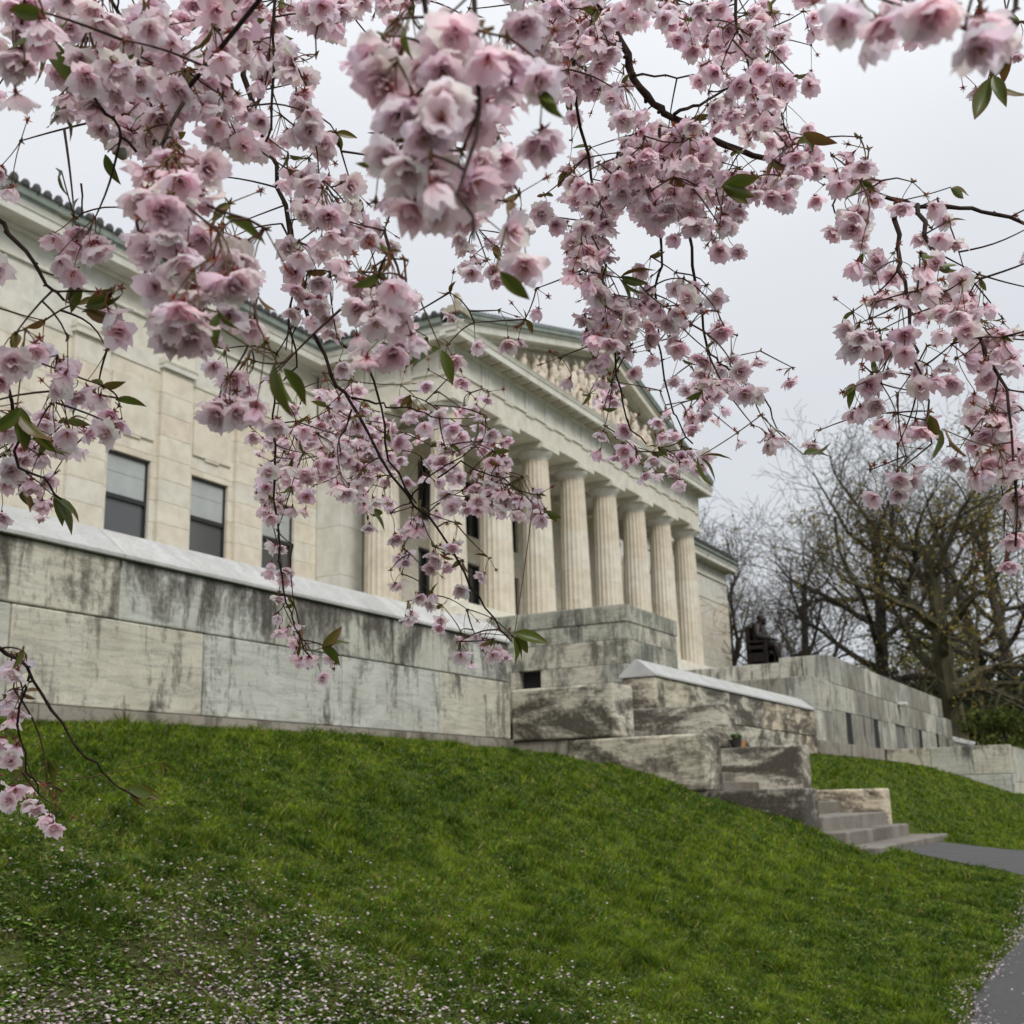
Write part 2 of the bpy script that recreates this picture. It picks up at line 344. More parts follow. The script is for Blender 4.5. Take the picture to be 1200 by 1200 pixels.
# ================================================================== retaining walls and stairs
def coping(mb,s0,s1,joints,n=7.6,z=2.13):
    j=[s0]+[q for q in joints if s0<q<s1]+[s1]
    for a,b in zip(j,j[1:]):
        a2,b2=a+.007,b-.007
        mb.prism([(n-.035,z),(n-.035,z+.035),(n+.30,z+.31),(n+.34,z+.31),(n+.66,z+.045),(n+.66,z)],0,a2,b2)
def blocks(mb,s0,s1,js,z0,z1,n0,n1,g=.007):
    j=[s0]+[q for q in js if s0<q<s1]+[s1]
    for a,b in zip(j,j[1:]): mb.box(a+g,n0+random.uniform(0,.006),z0+g*.5,b-g,n1,z1-g*.5)
lw=thing('retaining_wall',(4,7.6,.7),'long stained marble wall with white sloped coping, left of the steps, below the windows','retaining wall','marble retaining walls')
mb=MB(); low=[14.4-2.0*k for k in range(1,16)]; low[0]=12.62; low[1]=10.62; low[2]=8.47; low[3]=6.33; low[4]=4.4
blocks(mb,-14,14.44,sorted(low),.86,1.605,7.6,8.2)
up=sorted([13.35,11.62,9.5,7.42,5.3,3.2,1.1,-1,-3.1,-5.2,-7.3,-9.4,-11.5])
blocks(mb,-14,14.44,up,1.61,2.125,7.606,8.2); mb.build('wall_blocks',m_wall,lw,bevel=.012)
mb=MB(); coping(mb,-14,14.46,up); mb.build('coping',m_coping,lw,bevel=.006)
mb=MB(); blocks(mb,-14,14.42,[14.4-2.6*k for k in range(12)][::-1],.2,.855,7.55,8.1); mb.build('plinth',m_plinth,lw,bevel=.01)

rw=thing('retaining_wall',(25,7.6,.8),'short blackened marble wall with white sloped coping between the steps and the windowed terrace','retaining wall','marble retaining walls')
mb=MB(); blocks(mb,19.83,30.98,[20.3,22.0,24.0,26.4,28.3],1.5,2.125,7.6,8.2); blocks(mb,19.83,30.98,[21.2,23.1,25.2,27.4,29.2],.3,1.495,7.606,8.2)
mb.build('wall_blocks',m_cheek,rw,bevel=.012)
mb=MB(); coping(mb,19.8,30.9,[24.6,29.3]); mb.build('coping',m_coping,rw,bevel=.006)
fw_=thing('retaining_wall',(60,7.6,.9),'far marble wall with white coping at the right end of the windowed terrace','retaining wall','marble retaining walls')
mb=MB(); blocks(mb,54.35,65.5,[56.5,58.6,61,63],.3,2.125,7.6,8.2); mb.build('wall_blocks',m_wall,fw_,bevel=.01)
mb=MB(); coping(mb,54.4,65.5,[58,62]); mb.build('coping',m_coping,fw_,bevel=.006)

st=thing('stone_steps',(16.9,4,-.7),'stained marble garden steps with stepped block side walls climbing to the terrace','steps')
def cheek(s0,s1,n0,n1,z0,z1,mat=None):
    mb=MB(); mb.box(s0,n1,z0,s1,n0,z1); mb.build('side_block',mat or m_cheek,st,bevel=.035,seg=3)
cheek(14.45,15.12,7.598,6.11,.825,1.51); cheek(14.45,15.12,6.79,4.94,.115,.81,m_cheekd); cheek(14.45,15.13,4.937,3.76,-.70,.115,m_cheekd)
cheek(18.93,19.56,8.15,6.11,.825,1.51); cheek(18.93,19.56,6.79,4.94,.115,.81); cheek(18.93,19.56,4.937,3.76,-.70,.115)
mb=MB(); mb.box(14.5,6.8,.1,15.1,7.9,.82); mb.box(14.50,4.93,-.7,15.1,6.9,.11); mb.box(18.98,6.8,.1,19.5,7.9,.82); mb.box(18.98,4.93,-.7,19.5,6.9,.11)
mb.build('foundation',m_plinth,st,bevel=.01)
STEPS=[(1.5,8.1),(1.3,7.75),(1.12,7.4),(.95,7.05),(.77,6.7),(.60,6.35),(.43,6.0),(.27,5.6),(.12,4.98),(-.05,4.36),(-.22,3.72),(-.395,3.42),(-.565,2.98)]
for k,(zt,nf) in enumerate(STEPS):
    s0,s1=15.135,18.92
    if k==11: s0,s1=14.9,19.0
    if k==12: s0,s1=14.4,19.6
    nb=8.6 if k==0 else STEPS[k-1][1]+.06
    if k in (11,12): nb=3.755
    z0=zt-.2
    cuts=[s0]+[s0+(s1-s0)*q for q in ((.36,.7) if k%2 else (.55,))]+[s1]
    mb=MB()
    for p,q in zip(cuts,cuts[1:]): mb.box(p+.004,nf+random.uniform(-.012,.012),z0,q-.004,nb,zt-random.uniform(0,.008))
    mb.build('step',m_tread,st,bevel=.018,seg=3)
# terrace floor behind the walls
mb=MB(); mb.box(-14,8.15,1.2,31.0,23.2,1.52); tag(mb.build('terrace_floor',m_tread,org=(10,15,1.5)),kind='structure')
# small pot of planting left on the side block
pt=thing('flower_pot',(19.22,6.02,.812),'small black pot of flowers with orange wrap on the side block of the steps','flower pot')
mb=MB(); mb.lathe((19.08,5.99,.812),[(.075,0),(.095,.12),(.10,.13),(.09,.13),(.08,.1)],14); mb.build('pot',m_blackp,pt)
mb=MB(); mb.lathe((19.33,5.98,.812),[(.05,0),(.075,.11),(.07,.11),(.04,.03)],12); mb.build('wrap',m_orange,pt)
mb=MB()
for k in range(40):
    a=random.uniform(0,2*PI); r=random.uniform(.02,.10); mb.tube([(19.08,5.99,.92),(19.08+r*math.cos(a),5.99+min(r*math.sin(a),.08),.94+random.uniform(.03,.09))],[.006,.02],4)
mb.build('planting',m_redtrim,pt)

# ================================================================== podiums and statue terrace
def podium(sx,label,hole=True):
    pd=thing('stone_podium',(sx+2,15,1.6),label,'podium','podiums beside the portico stairs')
    x0,x1=sx,sx+4.0; n0,n1=12.65,17.3
    mb=MB()
    zz=[1.5,2.4,3.24,3.745,4.42,4.905]
    for i,(a,b) in enumerate(zip(zz,zz[1:])):
        js=[n0]+[n0+(.72 if i%2 else 1.5)+1.45*k for k in range(3)]+[n1]
        pairs=list(zip(js,js[1:]))
        if hole and i==2: pairs=[(n0,13.4),(13.4,14.5),(14.5,15.35),(16.04,n1)]
        for p,q in pairs: mb.box(x0+random.uniform(0,.006),p+.004,a+.003,x0+.9,q-.004,b-.003)
        fs=[x0+.905,x0+.9+(1.1 if i%2 else .4),x0+3.0,x1]
        for p,q in zip(fs,fs[1:]): mb.box(p+.003,n0+.004,a+.003,q-.003,n0+.7,b-.003)
    mb.box(x0+.95,n0+.75,1.5,x1-.01,n1,4.9)
    mb.build('podium_blocks',m_podium,pd,bevel=.012)
    if hole:
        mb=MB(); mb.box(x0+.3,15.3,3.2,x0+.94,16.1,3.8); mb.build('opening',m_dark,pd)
    mb=MB(); js=[n0-.03,n0+1.55,n0+3.1,n1]
    for p,q in zip(js,js[1:]): mb.box(x0-.03,p+.003,4.91,x1+.03,q-.003,5.39)
    mb.build('cap_course',m_podium,pd,bevel=.02)
podium(31.05,'grey green marble podium with small square opening, left foot of the portico')
podium(50.25,'marble podium at the right foot of the portico beyond the seated statue',False)
# statue terrace (front wall with slit windows)
tw=thing('terrace_block',(42.65,7.7,1.0),'high streaked marble terrace block with slit windows and a door, under the seated statue','terrace wall')
SL=[(34.6,35.4,0),(38.3,39.1,0),(41.75,43.5,1),(46.15,46.95,0),(49.95,50.75,0)]
mb=MB(); n0=7.645
def row(z0,z1,js,holes=(),nf=n0):
    j=sorted(js)
    for a,b in zip(j,j[1:]):
        if any(h[0]<=a+.01 and b-.01<=h[1] for h in holes): continue
        mb.box(a+.004,nf+random.uniform(0,.006),z0+.004,b-.004,nf+.7,z1-.004)
hs=[(a,b) for a,b,_ in SL]
row(3.02,3.78,[33.05,35.2,37.6,39.9,42.4,44.6,46.9,49.3,51.0,52.25])
row(2.3,3.02,[33.05,34.1,35.9,38.3,40.4,43.2,45.3,47.9,50.1,52.25])
row(1.42,2.3,[33.05]+sorted([x for h in hs for x in h]+[36.8,40.4,44.8,48.4])+[52.25],hs)
mb.box(33.05,n0+.7,.8,33.85,17,3.0)
# left return (facing the steps) with raised parapet at the front
mb.box(33.06,8.38,3.0,33.7,9.0,3.775); mb.box(33.06,9.004,3.0,33.7,10.2,3.64); mb.box(33.06,10.204,3.0,33.7,12.2,3.64); mb.box(33.06,12.204,3.0,33.7,15,3.64)
mb.box(51.5,8.38,1.0,52.24,17,3.64)
mb.build('wall_blocks',m_slit,tw,bevel=.012)
mb=MB(); mb.box(33.75,8.36,3.2,51.5,17.3,3.5); mb.build('terrace_paving',m_tread,tw)
for a,b,d in SL:
    if d: continue
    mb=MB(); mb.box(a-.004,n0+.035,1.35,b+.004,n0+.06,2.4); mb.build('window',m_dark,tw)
mb=MB(); mb.box(41.78,n0+.07,1.0,43.47,n0+.12,2.29); mb.box(42.6,n0+.055,1.0,42.65,n0+.07,2.29); mb.build('door',m_door,tw)
mb=MB(); blocks(mb,30.99,38.98,[33,35,37],.4,1.41,7.52,8.2); mb.build('plinth',m_plinth,tw,bevel=.015)
for x0,x1 in ((30.99,33.04),(52.26,54.34)):
    mb=MB()
    for z0,z1,js in ((1.42,2.2,[x0,x0+1.1,x1]),(2.2,3.04,[x0,x0+.7,x1])):
        for a,b in zip(js,js[1:]): mb.box(a+.003,7.65+random.uniform(0,.004),z0+.003,b-.003,8.3,z1-.003)
    xx=x0 if x0<40 else x0
    for z0,z1 in ((1.42,2.2),(2.2,3.04)):
        mb.box(xx+.004,8.303,z0+.003,xx+.8,10.3,z1-.003); mb.box(xx+.004,10.306,z0+.003,xx+.8,12.6,z1-.003)
    mb.box(xx+.81,8.31,1.4,x1-.01,12.6,3.03)
    mb.build('lower_tier',m_slit,tw,bevel=.015)
mb=MB(); mb.box(42.45,7.36,2.985,42.85,7.63,3.045); mb.ell((42.65,7.5,2.97),(.2,.13,.07)); 
tag(mb.build('wall_lamp',m_white,org=(42.65,7.6,3.0),bevel=.01),'small white lamp fixed high on the streaked marble terrace wall above the door','wall lamp')
# low wall round the door court
fc=thing('forecourt_wall',(39.2,6,.2),'low stained marble wall running out in front of the slit windows','low wall')
mb=MB()
for z0,z1,js in ((.55,1.39,[3.92,5.0,6.2,7.5]),(-.4,.545,[3.92,5.3,6.6,7.5])):
    for a,b in zip(js,js[1:]): mb.box(39.0,a+.004,z0,39.55,b-.004,z1-.004)
for z0,z1,js in ((.3,1.36,[39.56,41.2,43,44.6,46.3]),(-.6,.295,[39.56,40.6,42.3,44,46.3])):
    for a,b in zip(js,js[1:]): mb.box(a+.004,3.95,z0,b-.004,4.5,z1)
mb.box(45.75,4.51,-.4,46.3,7.5,1.38)
mb.build('wall_blocks',m_wall,fc,bevel=.02)

# statue and pedestal
ped=MB(); ped.box(41.7,11.15,3.5,43.6,13.05,4.5); ped.box(41.62,11.07,4.504,43.68,13.13,4.6); ped.box(41.6,11.05,3.505,43.7,13.15,3.7)
tag(ped.build('pedestal',m_podium,org=(42.65,12.1,3.5),bevel=.02),'square grey green marble pedestal under the seated bronze figure','pedestal')
stt=thing('seated_statue',(42.65,12.1,4.6),'dark bronze statue of a bearded man seated in an armchair, on a pedestal','statue')
def skin(name,verts,edges,rad,mat,parent,sub=2):
    me=bpy.data.meshes.new(name); o0=WORG[parent.name]
    me.from_pydata([tuple(np.array(v)-o0) for v in verts],edges,[]); me.materials.append(mat)
    o=bpy.data.objects.new(name,me); COL.objects.link(o); o.parent=parent
    md=o.modifiers.new('skin','SKIN'); md.use_smooth_shade=True
    for i,r in enumerate(rad): me.skin_vertices[0].data[i].radius=(r,r) if np.isscalar(r) else r
    me.skin_vertices[0].data[0].use_root=True
    s=o.modifiers.new('sub','SUBSURF'); s.levels=sub; s.render_levels=sub
    WORG[o.name]=o0
    return o
K=1.36; X0,Y0,Z0=42.65,12.1,4.66
def q(x,y,z): return (X0+x*K,Y0-y*K,Z0+z*K)      # y forward = towards the street
V=[q(0,-.12,.50),q(0,-.14,.72),q(0,-.12,.95),q(0,-.08,1.07),q(0,-.04,1.19),
   q(-.10,-.06,.47),q(-.14,.36,.50),q(-.15,.42,.08),q(-.16,.60,.04),
   q(.10,-.06,.47),q(.14,.34,.50),q(.14,.30,.08),q(.15,.48,.04),
   q(-.20,-.12,.98),q(-.29,-.08,.72),q(-.27,.20,.66),q(-.25,.28,.64),
   q(.20,-.12,.98),q(.29,-.08,.72),q(.27,.20,.66),q(.25,.28,.64)]
Ed=[(0,1),(1,2),(2,3),(3,4),(0,5),(5,6),(6,7),(7,8),(0,9),(9,10),(10,11),(11,12),(2,13),(13,14),(14,15),(15,16),(2,17),(17,18),(18,19),(19,20)]
Rd=[.17,.16,.17,.06,.085,.10,.085,.055,.05,.10,.085,.055,.05,.09,.065,.05,.045,.09,.065,.05,.045]
skin('body',V,Ed,[r*K*1.45 for r in Rd],m_bronze,stt)
mb=MB(); c=q(0,-.02,1.20); mb.ell(c,(.085*K,.105*K,.13*K),seg=14,ring=10); mb.ell(q(0,.06,1.12),(.055*K,.05*K,.07*K)); mb.ell(q(0,.10,1.20),(.016*K,.03*K,.03*K))
mb.ell(q(0,-.05,1.26),(.095*K,.11*K,.09*K)); 
for sx in (-1,1): mb.ell(q(sx*.088,-.02,1.19),(.014*K,.025*K,.035*K))
mb.build('head',m_bronze,stt,smooth=True)
mb=MB()
for sx in (-1,1):
    for k in range(5):
        a=(k-2)*.02; L=(.07,.09,.10,.09,.07)[k]
        if k==0: mb.tube([q(sx*.22,.27,.645),q(sx*.19,.31,.64),q(sx*.185,.34,.62)],[.014*K,.012*K,.009*K],6)
        else: mb.tube([q(sx*.25+a,.29,.645),q(sx*.25+a,.29+L*.6,.65),q(sx*.25+a,.29+L,.615)],[.012*K,.011*K,.009*K],6)
mb.build('fingers',m_bronze,stt,smooth=True)
mb=MB()   # coat skirts hanging over the chair
for sx in (-1,1):
    mb.prism([(Y0-(-.30)*K,Z0+.66*K),(Y0-.12*K,Z0+.56*K),(Y0-.20*K,Z0+.20*K),(Y0-.02*K,Z0+.16*K),(Y0+.22*K,Z0+.22*K)],0,X0+sx*.20*K,X0+sx*.27*K)
mb.prism([(Y0+.10*K,Z0+.95*K),(Y0-.06*K,Z0+.92*K),(Y0-.02*K,Z0+.55*K),(Y0+.3*K,Z0+.5*K)],0,X0-.19*K,X0+.19*K)
mb.ell(q(0,-.12,.78),(.24*K,.19*K,.30*K)); mb.ell(q(0,-.12,.98),(.27*K,.15*K,.13*K)); mb.ell(q(-.13,.12,.50),(.13*K,.33*K,.13*K)); mb.ell(q(.13,.12,.50),(.13*K,.33*K,.13*K))
mb.build('coat',m_bronze,stt,smooth=True)
mb=MB()
mb.box(X0-.33*K,Y0-.16*K,Z0+.28*K,X0+.33*K,Y0+.36*K,Z0+.42*K); mb.box(X0-.33*K,Y0+.28*K,Z0+.0,X0+.33*K,Y0+.40*K,Z0+1.02*K)
for sx in (-1,1):
    mb.box(X0+sx*.27*K,Y0-.2*K,Z0+.55*K,X0+sx*.36*K,Y0+.36*K,Z0+.62*K); mb.box(X0+sx*.27*K,Y0-.18*K,Z0,X0+sx*.35*K,Y0-.08*K,Z0+.56*K)
    mb.box(X0+sx*.28*K,Y0-.08*K,Z0+.05*K,X0+sx*.33*K,Y0+.3*K,Z0+.5*K)
mb.build('armchair',m_bronze,stt,bevel=.03)
mb=MB(); mb.box(X0-.48*K,Y0-.66*K,4.602,X0+.48*K,Y0+.5*K,4.67); mb.build('base_plate',m_bronze,stt,bevel=.01)
# ================================================================== museum
bd=thing('museum_building',(42.65,23,2),'neoclassical marble museum with fluted Doric portico and sculpted pediment','building')
NC=18.7; S0,DS=31.66,3.137; CX=S0+3.5*DS
SL_,SR_=S0-.6,S0+7*DS+.6          # architrave faces
FN=NC-.6                           # front face of architrave
NW=23.3; NA=22.34                  # wing wall plane, cella front plane
ZB=5.96
# column
mb=MB()
NFL=20; SUBF=4; prof=[]
def shaft(mb,c,z0,z1,r0,r1):
    drums=[0,.235,.42,.66,1.]; 
    for d0,d1 in zip(drums,drums[1:]):
        vs=[];rings=4
        for i in range(rings):
            t=d0+(d1-d0)*i/(rings-1); r=r0+(r1-r0)*(t*.82+.18*t*t)+.012*math.sin(PI*t)
            zz=z0+(z1-z0)*t+(.002 if i==0 else (-.002 if i==rings-1 else 0))
            for j in range(NFL*SUBF):
                th=2*PI*j/(NFL*SUBF); ph=(j%SUBF)/SUBF
                dp=(.0,.75,1.,.75)[j%SUBF]*r*.055
                vs.append((c[0]+(r-dp)*math.cos(th),c[1]+(r-dp)*math.sin(th),zz))
        k=NFL*SUBF; fs=[(i*k+j,i*k+(j+1)%k,(i+1)*k+(j+1)%k,(i+1)*k+j) for i in range(rings-1) for j in range(k)]
        mb.add(vs,fs,random.random())
def column(c):
    mb=MB(); shaft(mb,c,ZB,12.13,.60,.468); o=mb.build('column',m_column,bd)
    mb=MB(); mb.lathe((c[0],c[1],0),[(.468,12.10),(.468,12.12),(.482,12.135),(.482,12.15),(.495,12.165),(.56,12.24),(.625,12.32),(.645,12.38),(.63,12.402)],48)
    k=mb.build('capital',m_trim,o,smooth=False); 
    mb=MB(); mb.box(c[0]-.67,c[1]-.67,12.405,c[0]+.67,c[1]+.67,12.63); mb.build('abacus',m_trim,o,bevel=.012)
    return o
c0=column((S0,NC,0))
for i in range(1,8): copy_tree(c0,(DS*i,0,0),bd)
copy_tree(c0,(0,21.14-NC,0),bd); copy_tree(c0,(7*DS,21.14-NC,0),bd)
# stylobate and portico stairs
mb=MB()
for k in range(3): mb.box(30.2-.35*k,17.75-.35*k,ZB-.3*(k+1)+.001,55.1+.35*k,23.2,ZB-.3*k-.001)
for k in range(8): mb.box(35.1,17.0-.33*(k+1),4.7-.28*k-.28,50.2,17.0-.33*k,5.02-.28*k)
mb.box(29.4,17.2,1.5,55.8,23.1,5.05)
mb.build('stylobate',m_trim,bd,bevel=.015)
# entablature swept round the portico: front + two flanks
def ent(mb,out,z0,z1,th=1.2):
    mb.box(SL_-out,FN-out,z0,SR_+out,FN+th,z1); mb.box(SL_-out,FN+th+.001,z0,SL_+th,NW-.01,z1); mb.box(SR_-th,FN+th+.001,z0,SR_+out,NW-.01,z1)
mb=MB(); ent(mb,0,12.632,13.34); o_=mb.build('architrave',m_trim,bd,bevel=.01)
mb=MB(); ent(mb,.055,13.343,13.44); mb.build('taenia',m_trim,bd,bevel=.006)
mb=MB(); ent(mb,-.01,13.442,14.16); mb.build('frieze',m_trim,bd)
proto_t={}
def part_copy(key,name,mat,cx,cy,fn):
    if key in proto_t:
        o,x,y=proto_t[key]; copy_tree(o,(cx-x,cy-y,0),bd)
    else:
        mb=MB(); fn(mb); proto_t[key]=(mb.build(name,mat,bd),cx,cy)
def trig_at(cx,cy,dx,dy):
    mbt=MB(); mbr=MB(); key=(dx,dy)
    if key in proto_t:
        for o,x,y in proto_t[key]: copy_tree(o,(cx-x,cy-y,0),bd)
        return
    hw=.31
    for b in (-1,0,1):
        c=b*.215; w_=.082
        if dx: mbt.box(cx+c-w_,FN-.045,13.445,cx+c+w_,FN+.1,14.09)
        else:
            sg=dy; xf=SL_ if sg<0 else SR_
            mbt.box(xf-sg*.1,cy+c-w_,13.445,xf+sg*.045,cy+c+w_,14.09)
    if dx: mbt.box(cx-hw,FN-.05,14.09,cx+hw,FN+.1,14.155); mbr.box(cx-hw,FN-.05,13.27,cx+hw,FN+.02,13.341)
    else:
        xf=SL_ if dy<0 else SR_; mbt.box(xf-dy*.1,cy-hw,14.09,xf+dy*.05,cy+hw,14.155); mbr.box(xf-dy*.02,cy-hw,13.27,xf+dy*.05,cy+hw,13.341)
    proto_t[key]=[(mbt.build('triglyph',m_trim,bd),cx,cy),(mbr.build('regula',m_trim,bd),cx,cy)]
for i in range(15):
    cx=S0+i*DS/2; cx=cx-.3 if i==0 else (cx+.3 if i==14 else cx)
    trig_at(cx,0,1,0)
for cy in (18.42,19.9,21.3,22.6):
    trig_at(0,cy,0,-1); trig_at(0,cy,0,1)
# cornice path with mitred corners
def offset_path(pts,d):
    out=[];n=len(pts)
    for i,p in enumerate(pts):
        nn=[]
        for a,b in ((i-1,i),(i,i+1)):
            if a<0 or b>=n: continue
            dx,dy=pts[b][0]-pts[a][0],pts[b][1]-pts[a][1]; L=math.hypot(dx,dy); nn.append((dy/L,-dx/L))
        if len(nn)==1: m=nn[0]
        else: m=(nn[0][0]+nn[1][0],nn[0][1]+nn[1][1])
        out.append((p[0]+m[0]*d,p[1]+m[1]*d))
    return out
def sweep(mb,pts,prof,seed=.3):
    # prof: list of (out, z) closed polygon
    cols=[offset_path(pts,o) for o,z in prof]; k=len(prof)
    for i in range(len(pts)-1):
        vs=[(cols[j][i][0],cols[j][i][1],prof[j][1]) for j in range(k)]+[(cols[j][i+1][0],cols[j][i+1][1],prof[j][1]) for j in range(k)]
        fs=[(j,(j+1)%k,(j+1)%k+k,j+k) for j in range(k)]+[tuple(range(k))[::-1],tuple(range(k,2*k))]
        mb.add(vs,fs,random.random())
WL,WR=2*CX-74.6,74.6               # outer ends of the wings
pathL=[(WL,45),(WL,NW),(SL_,NW),(SL_,FN)]
pathR=[(SR_,FN),(SR_,NW),(WR,NW),(WR,45)]
front=[(SL_,FN),(SR_,FN)]
full=[(WL,45),(WL,NW),(SL_,NW),(SL_,FN),(SR_,FN),(SR_,NW),(WR,NW),(WR,45)]
cor=[(-.1,14.13),(.05,14.13),(.10,14.20),(.10,14.235),(.56,14.255),(.56,14.47),(.59,14.49),(.61,14.56),(.64,14.62),(-.1,14.62)]
mb=MB(); sweep(mb,full,cor); mb.build('cornice',m_trim,bd)
# copper gutter on flanks and wings
gut=[(.30,14.622),(.62,14.622),(.64,14.68),(.70,14.74),(.71,14.86),(.73,14.9),(.30,14.9)]
for pth in (pathL,pathR):
    pp=list(pth)
    mb=MB(); sweep(mb,pp,gut); mb.build('gutter',m_copper,bd)
# mutules
for i in range(31):
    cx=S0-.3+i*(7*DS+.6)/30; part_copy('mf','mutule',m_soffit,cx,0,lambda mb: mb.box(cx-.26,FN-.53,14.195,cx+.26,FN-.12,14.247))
for sg,xf in ((-1,SL_),(1,SR_)):
    for k in range(5):
        cy=18.6+k*.95; part_copy(('m',sg),'mutule',m_soffit,xf,cy,lambda mb: mb.box(xf+sg*.12,cy-.26,14.195,xf+sg*.53,cy+.26,14.247))
# antefix tiles along the eaves
mb=MB()
def tiles(mb,p0,p1,z,step=.34):
    L=math.hypot(p1[0]-p0[0],p1[1]-p0[1]); n=int(L/step); ux,uy=(p1[0]-p0[0])/L,(p1[1]-p0[1])/L; nx,ny=-uy,ux
    for i in range(n):
        x=p0[0]+ux*(i+.5)*step; y=p0[1]+uy*(i+.5)*step
        mb.tube([(x,y,z+.05),(x+nx*.9,y+ny*.9,z+.27)],[.095,.09],6)
        mb.ell((x,y,z+.12),(.12,.12,.15+.03*(i%2)),None,8,5)
    q0=(p0[0]+nx*.1,p0[1]+ny*.1); q1=(p1[0]+nx*.1,p1[1]+ny*.1); mb.tube([(q0[0],q0[1],z+.06),(q1[0],q1[1],z+.06)],[.11,.11],6)
tiles(mb,(WL,NW-.66),(SL_-.6,NW-.66),14.9); tiles(mb,(SL_-.66,NW-.7),(SL_-.66,FN-.3),14.9)
mb.build('eaves_tiles',m_tile,bd)
mb=MB(); tiles(mb,(SR_+.7,NW-.66),(WR,NW-.66),14.9); mb.build('eaves_tiles',m_tile,bd)
# roofs
mb=MB()
for a,b in ((WL-.4,SL_),(SR_,WR+.4)): mb.prism([(NW-.55,14.905),(45,19.2),(45,14.905)],0,a,b)
mb.build('wing_roof',m_tile,bd)
ZA,ZE=18.02,14.83
mb=MB(); mb.prism([(SL_-.55,ZE+.18),(CX,ZA+.22),(SR_+.55,ZE+.18),(SR_+.5,ZE+.02),(CX,ZA+.05),(SL_-.5,ZE+.02)],1,FN-.45,44); mb.build('portico_roof',m_slate,bd)
# pediment
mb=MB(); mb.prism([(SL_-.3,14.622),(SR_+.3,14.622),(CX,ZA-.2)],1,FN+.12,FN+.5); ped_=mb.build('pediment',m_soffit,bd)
def rake(mb,o0,o1,lo,hi,seed=None):
    for sg in (-1,1):
        xe=SL_-.6 if sg<0 else SR_+.6
        for k in range(6):
            t0,t1=k/6,(k+1)/6; xa,xb=xe+(CX-xe)*t0,xe+(CX-xe)*t1; za,zb=ZE+(ZA-ZE)*t0,ZE+(ZA-ZE)*t1
            mb.prism([(xa,za+lo),(xb,zb+lo),(xb,zb+hi),(xa,za+hi)],1,o0,o1)
mb=MB(); rake(mb,FN-.5,FN+.12,-.40,-.12); rake(mb,FN-.12,FN+.12,-.52,-.40); rake(mb,FN-.56,FN-.2,-.118,-.02); mb.build('raking_cornice',m_trim,ped_)
mb=MB(); rake(mb,FN-.66,FN-.2,-.018,.13); rake(mb,FN-.69,FN-.2,.131,.18); mb.build('raking_gutter',m_copper,ped_)
mb=MB()
for sg in (-1,1):
    xe=SL_-.6 if sg<0 else SR_+.6
    n=52
    for k in range(n):
        t=(k+.5)/n; x=xe+(CX-xe)*t; z=ZE+(ZA-ZE)*t+.2; mb.tube([(x,FN-.62,z+.02),(x,FN+3,z+.02)],.075,6)
mb.build('roof_tile_rolls',m_slate,bd)
# relief figures
mb=MB()
def fig(x,h,lean=0,kind=0):
    z=14.66; y=FN+.05
    m3=Matrix.Rotation(lean,3,'Y')
    def e(c,r,a=0): 
        p=m3@Vector((c[0]*h,0,c[2]*h)); mb.ell((x+p.x,y+c[1]-.04,z+p.z),(r[0]*h*.9,min(r[1]*1.2,.18),r[2]*h),Matrix.Rotation(lean+a,3,'Y'),9,7)
    if kind==0:      # standing
        e((-.07,-.02,.24),(.062,.12,.26),.08); e((.09,-.08,.24),(.06,.14,.27),-.14); e((0,-.04,.60),(.12,.16,.18)); e((0,-.03,.74),(.155,.13,.07)); e((.0,-.10,.90),(.068,.1,.082)); e((.17,-.06,.60),(.038,.09,.14),.35); e((.24,-.08,.48),(.035,.09,.10),-.5); e((-.19,-.05,.82),(.036,.08,.13),-.7); e((.02,-.10,.42),(.13,.1,.05),.7)
    elif kind==1:    # seated / crouching
        e((0,0,.3),(.2,.15,.28)); e((.05,-.05,.62),(.16,.16,.22),.2); e((.1,-.08,.9),(.09,.1,.1)); e((-.2,-.05,.3),(.2,.12,.09),.3); e((-.36,-.04,.15),(.07,.1,.2)); e((.24,0,.5),(.06,.1,.24),.6)
    else:            # reclining
        e((0,0,.3),(.5,.15,.22),.2); e((.42,-.05,.6),(.2,.16,.25),.5); e((.55,-.08,.9),(.11,.1,.12)); e((-.6,0,.18),(.35,.12,.12),.1)
for x,h,l,kd in [(33.7,.42,0,2),(34.9,.66,.1,1),(35.9,.86,-.1,1),(36.8,1.2,.18,0),(37.5,1.35,-.1,1),(38.3,1.62,.12,0),(39.2,1.75,-.14,0),(39.95,1.9,.1,1),(40.9,2.3,0,0),(41.8,2.45,.1,0),(42.7,2.6,0,0),(43.6,2.4,-.1,0),(44.5,2.1,.1,0),(45.3,1.95,-.12,1),(46.2,1.65,.1,0),(47.1,1.45,.2,1),(48.0,1.25,-.15,0),(48.9,.95,.1,1),(50.0,.75,-.1,1),(51.3,.5,0,2)]:
    fig(x,h*.97,l,kd)
mb.ell((39.6,FN-.02,16.0),(.3,.1,.42)); mb.ell((44.0,FN-.02,16.0),(.28,.1,.5))
mb.box(33.0,FN-.03,14.6,52.3,FN+.2,14.72)
rl=mb.build('relief_figures',m_relief,ped_,smooth=True)
rm=rl.modifiers.new('remesh','REMESH'); rm.mode='VOXEL'; rm.voxel_size=.028; rm.use_smooth_shade=True
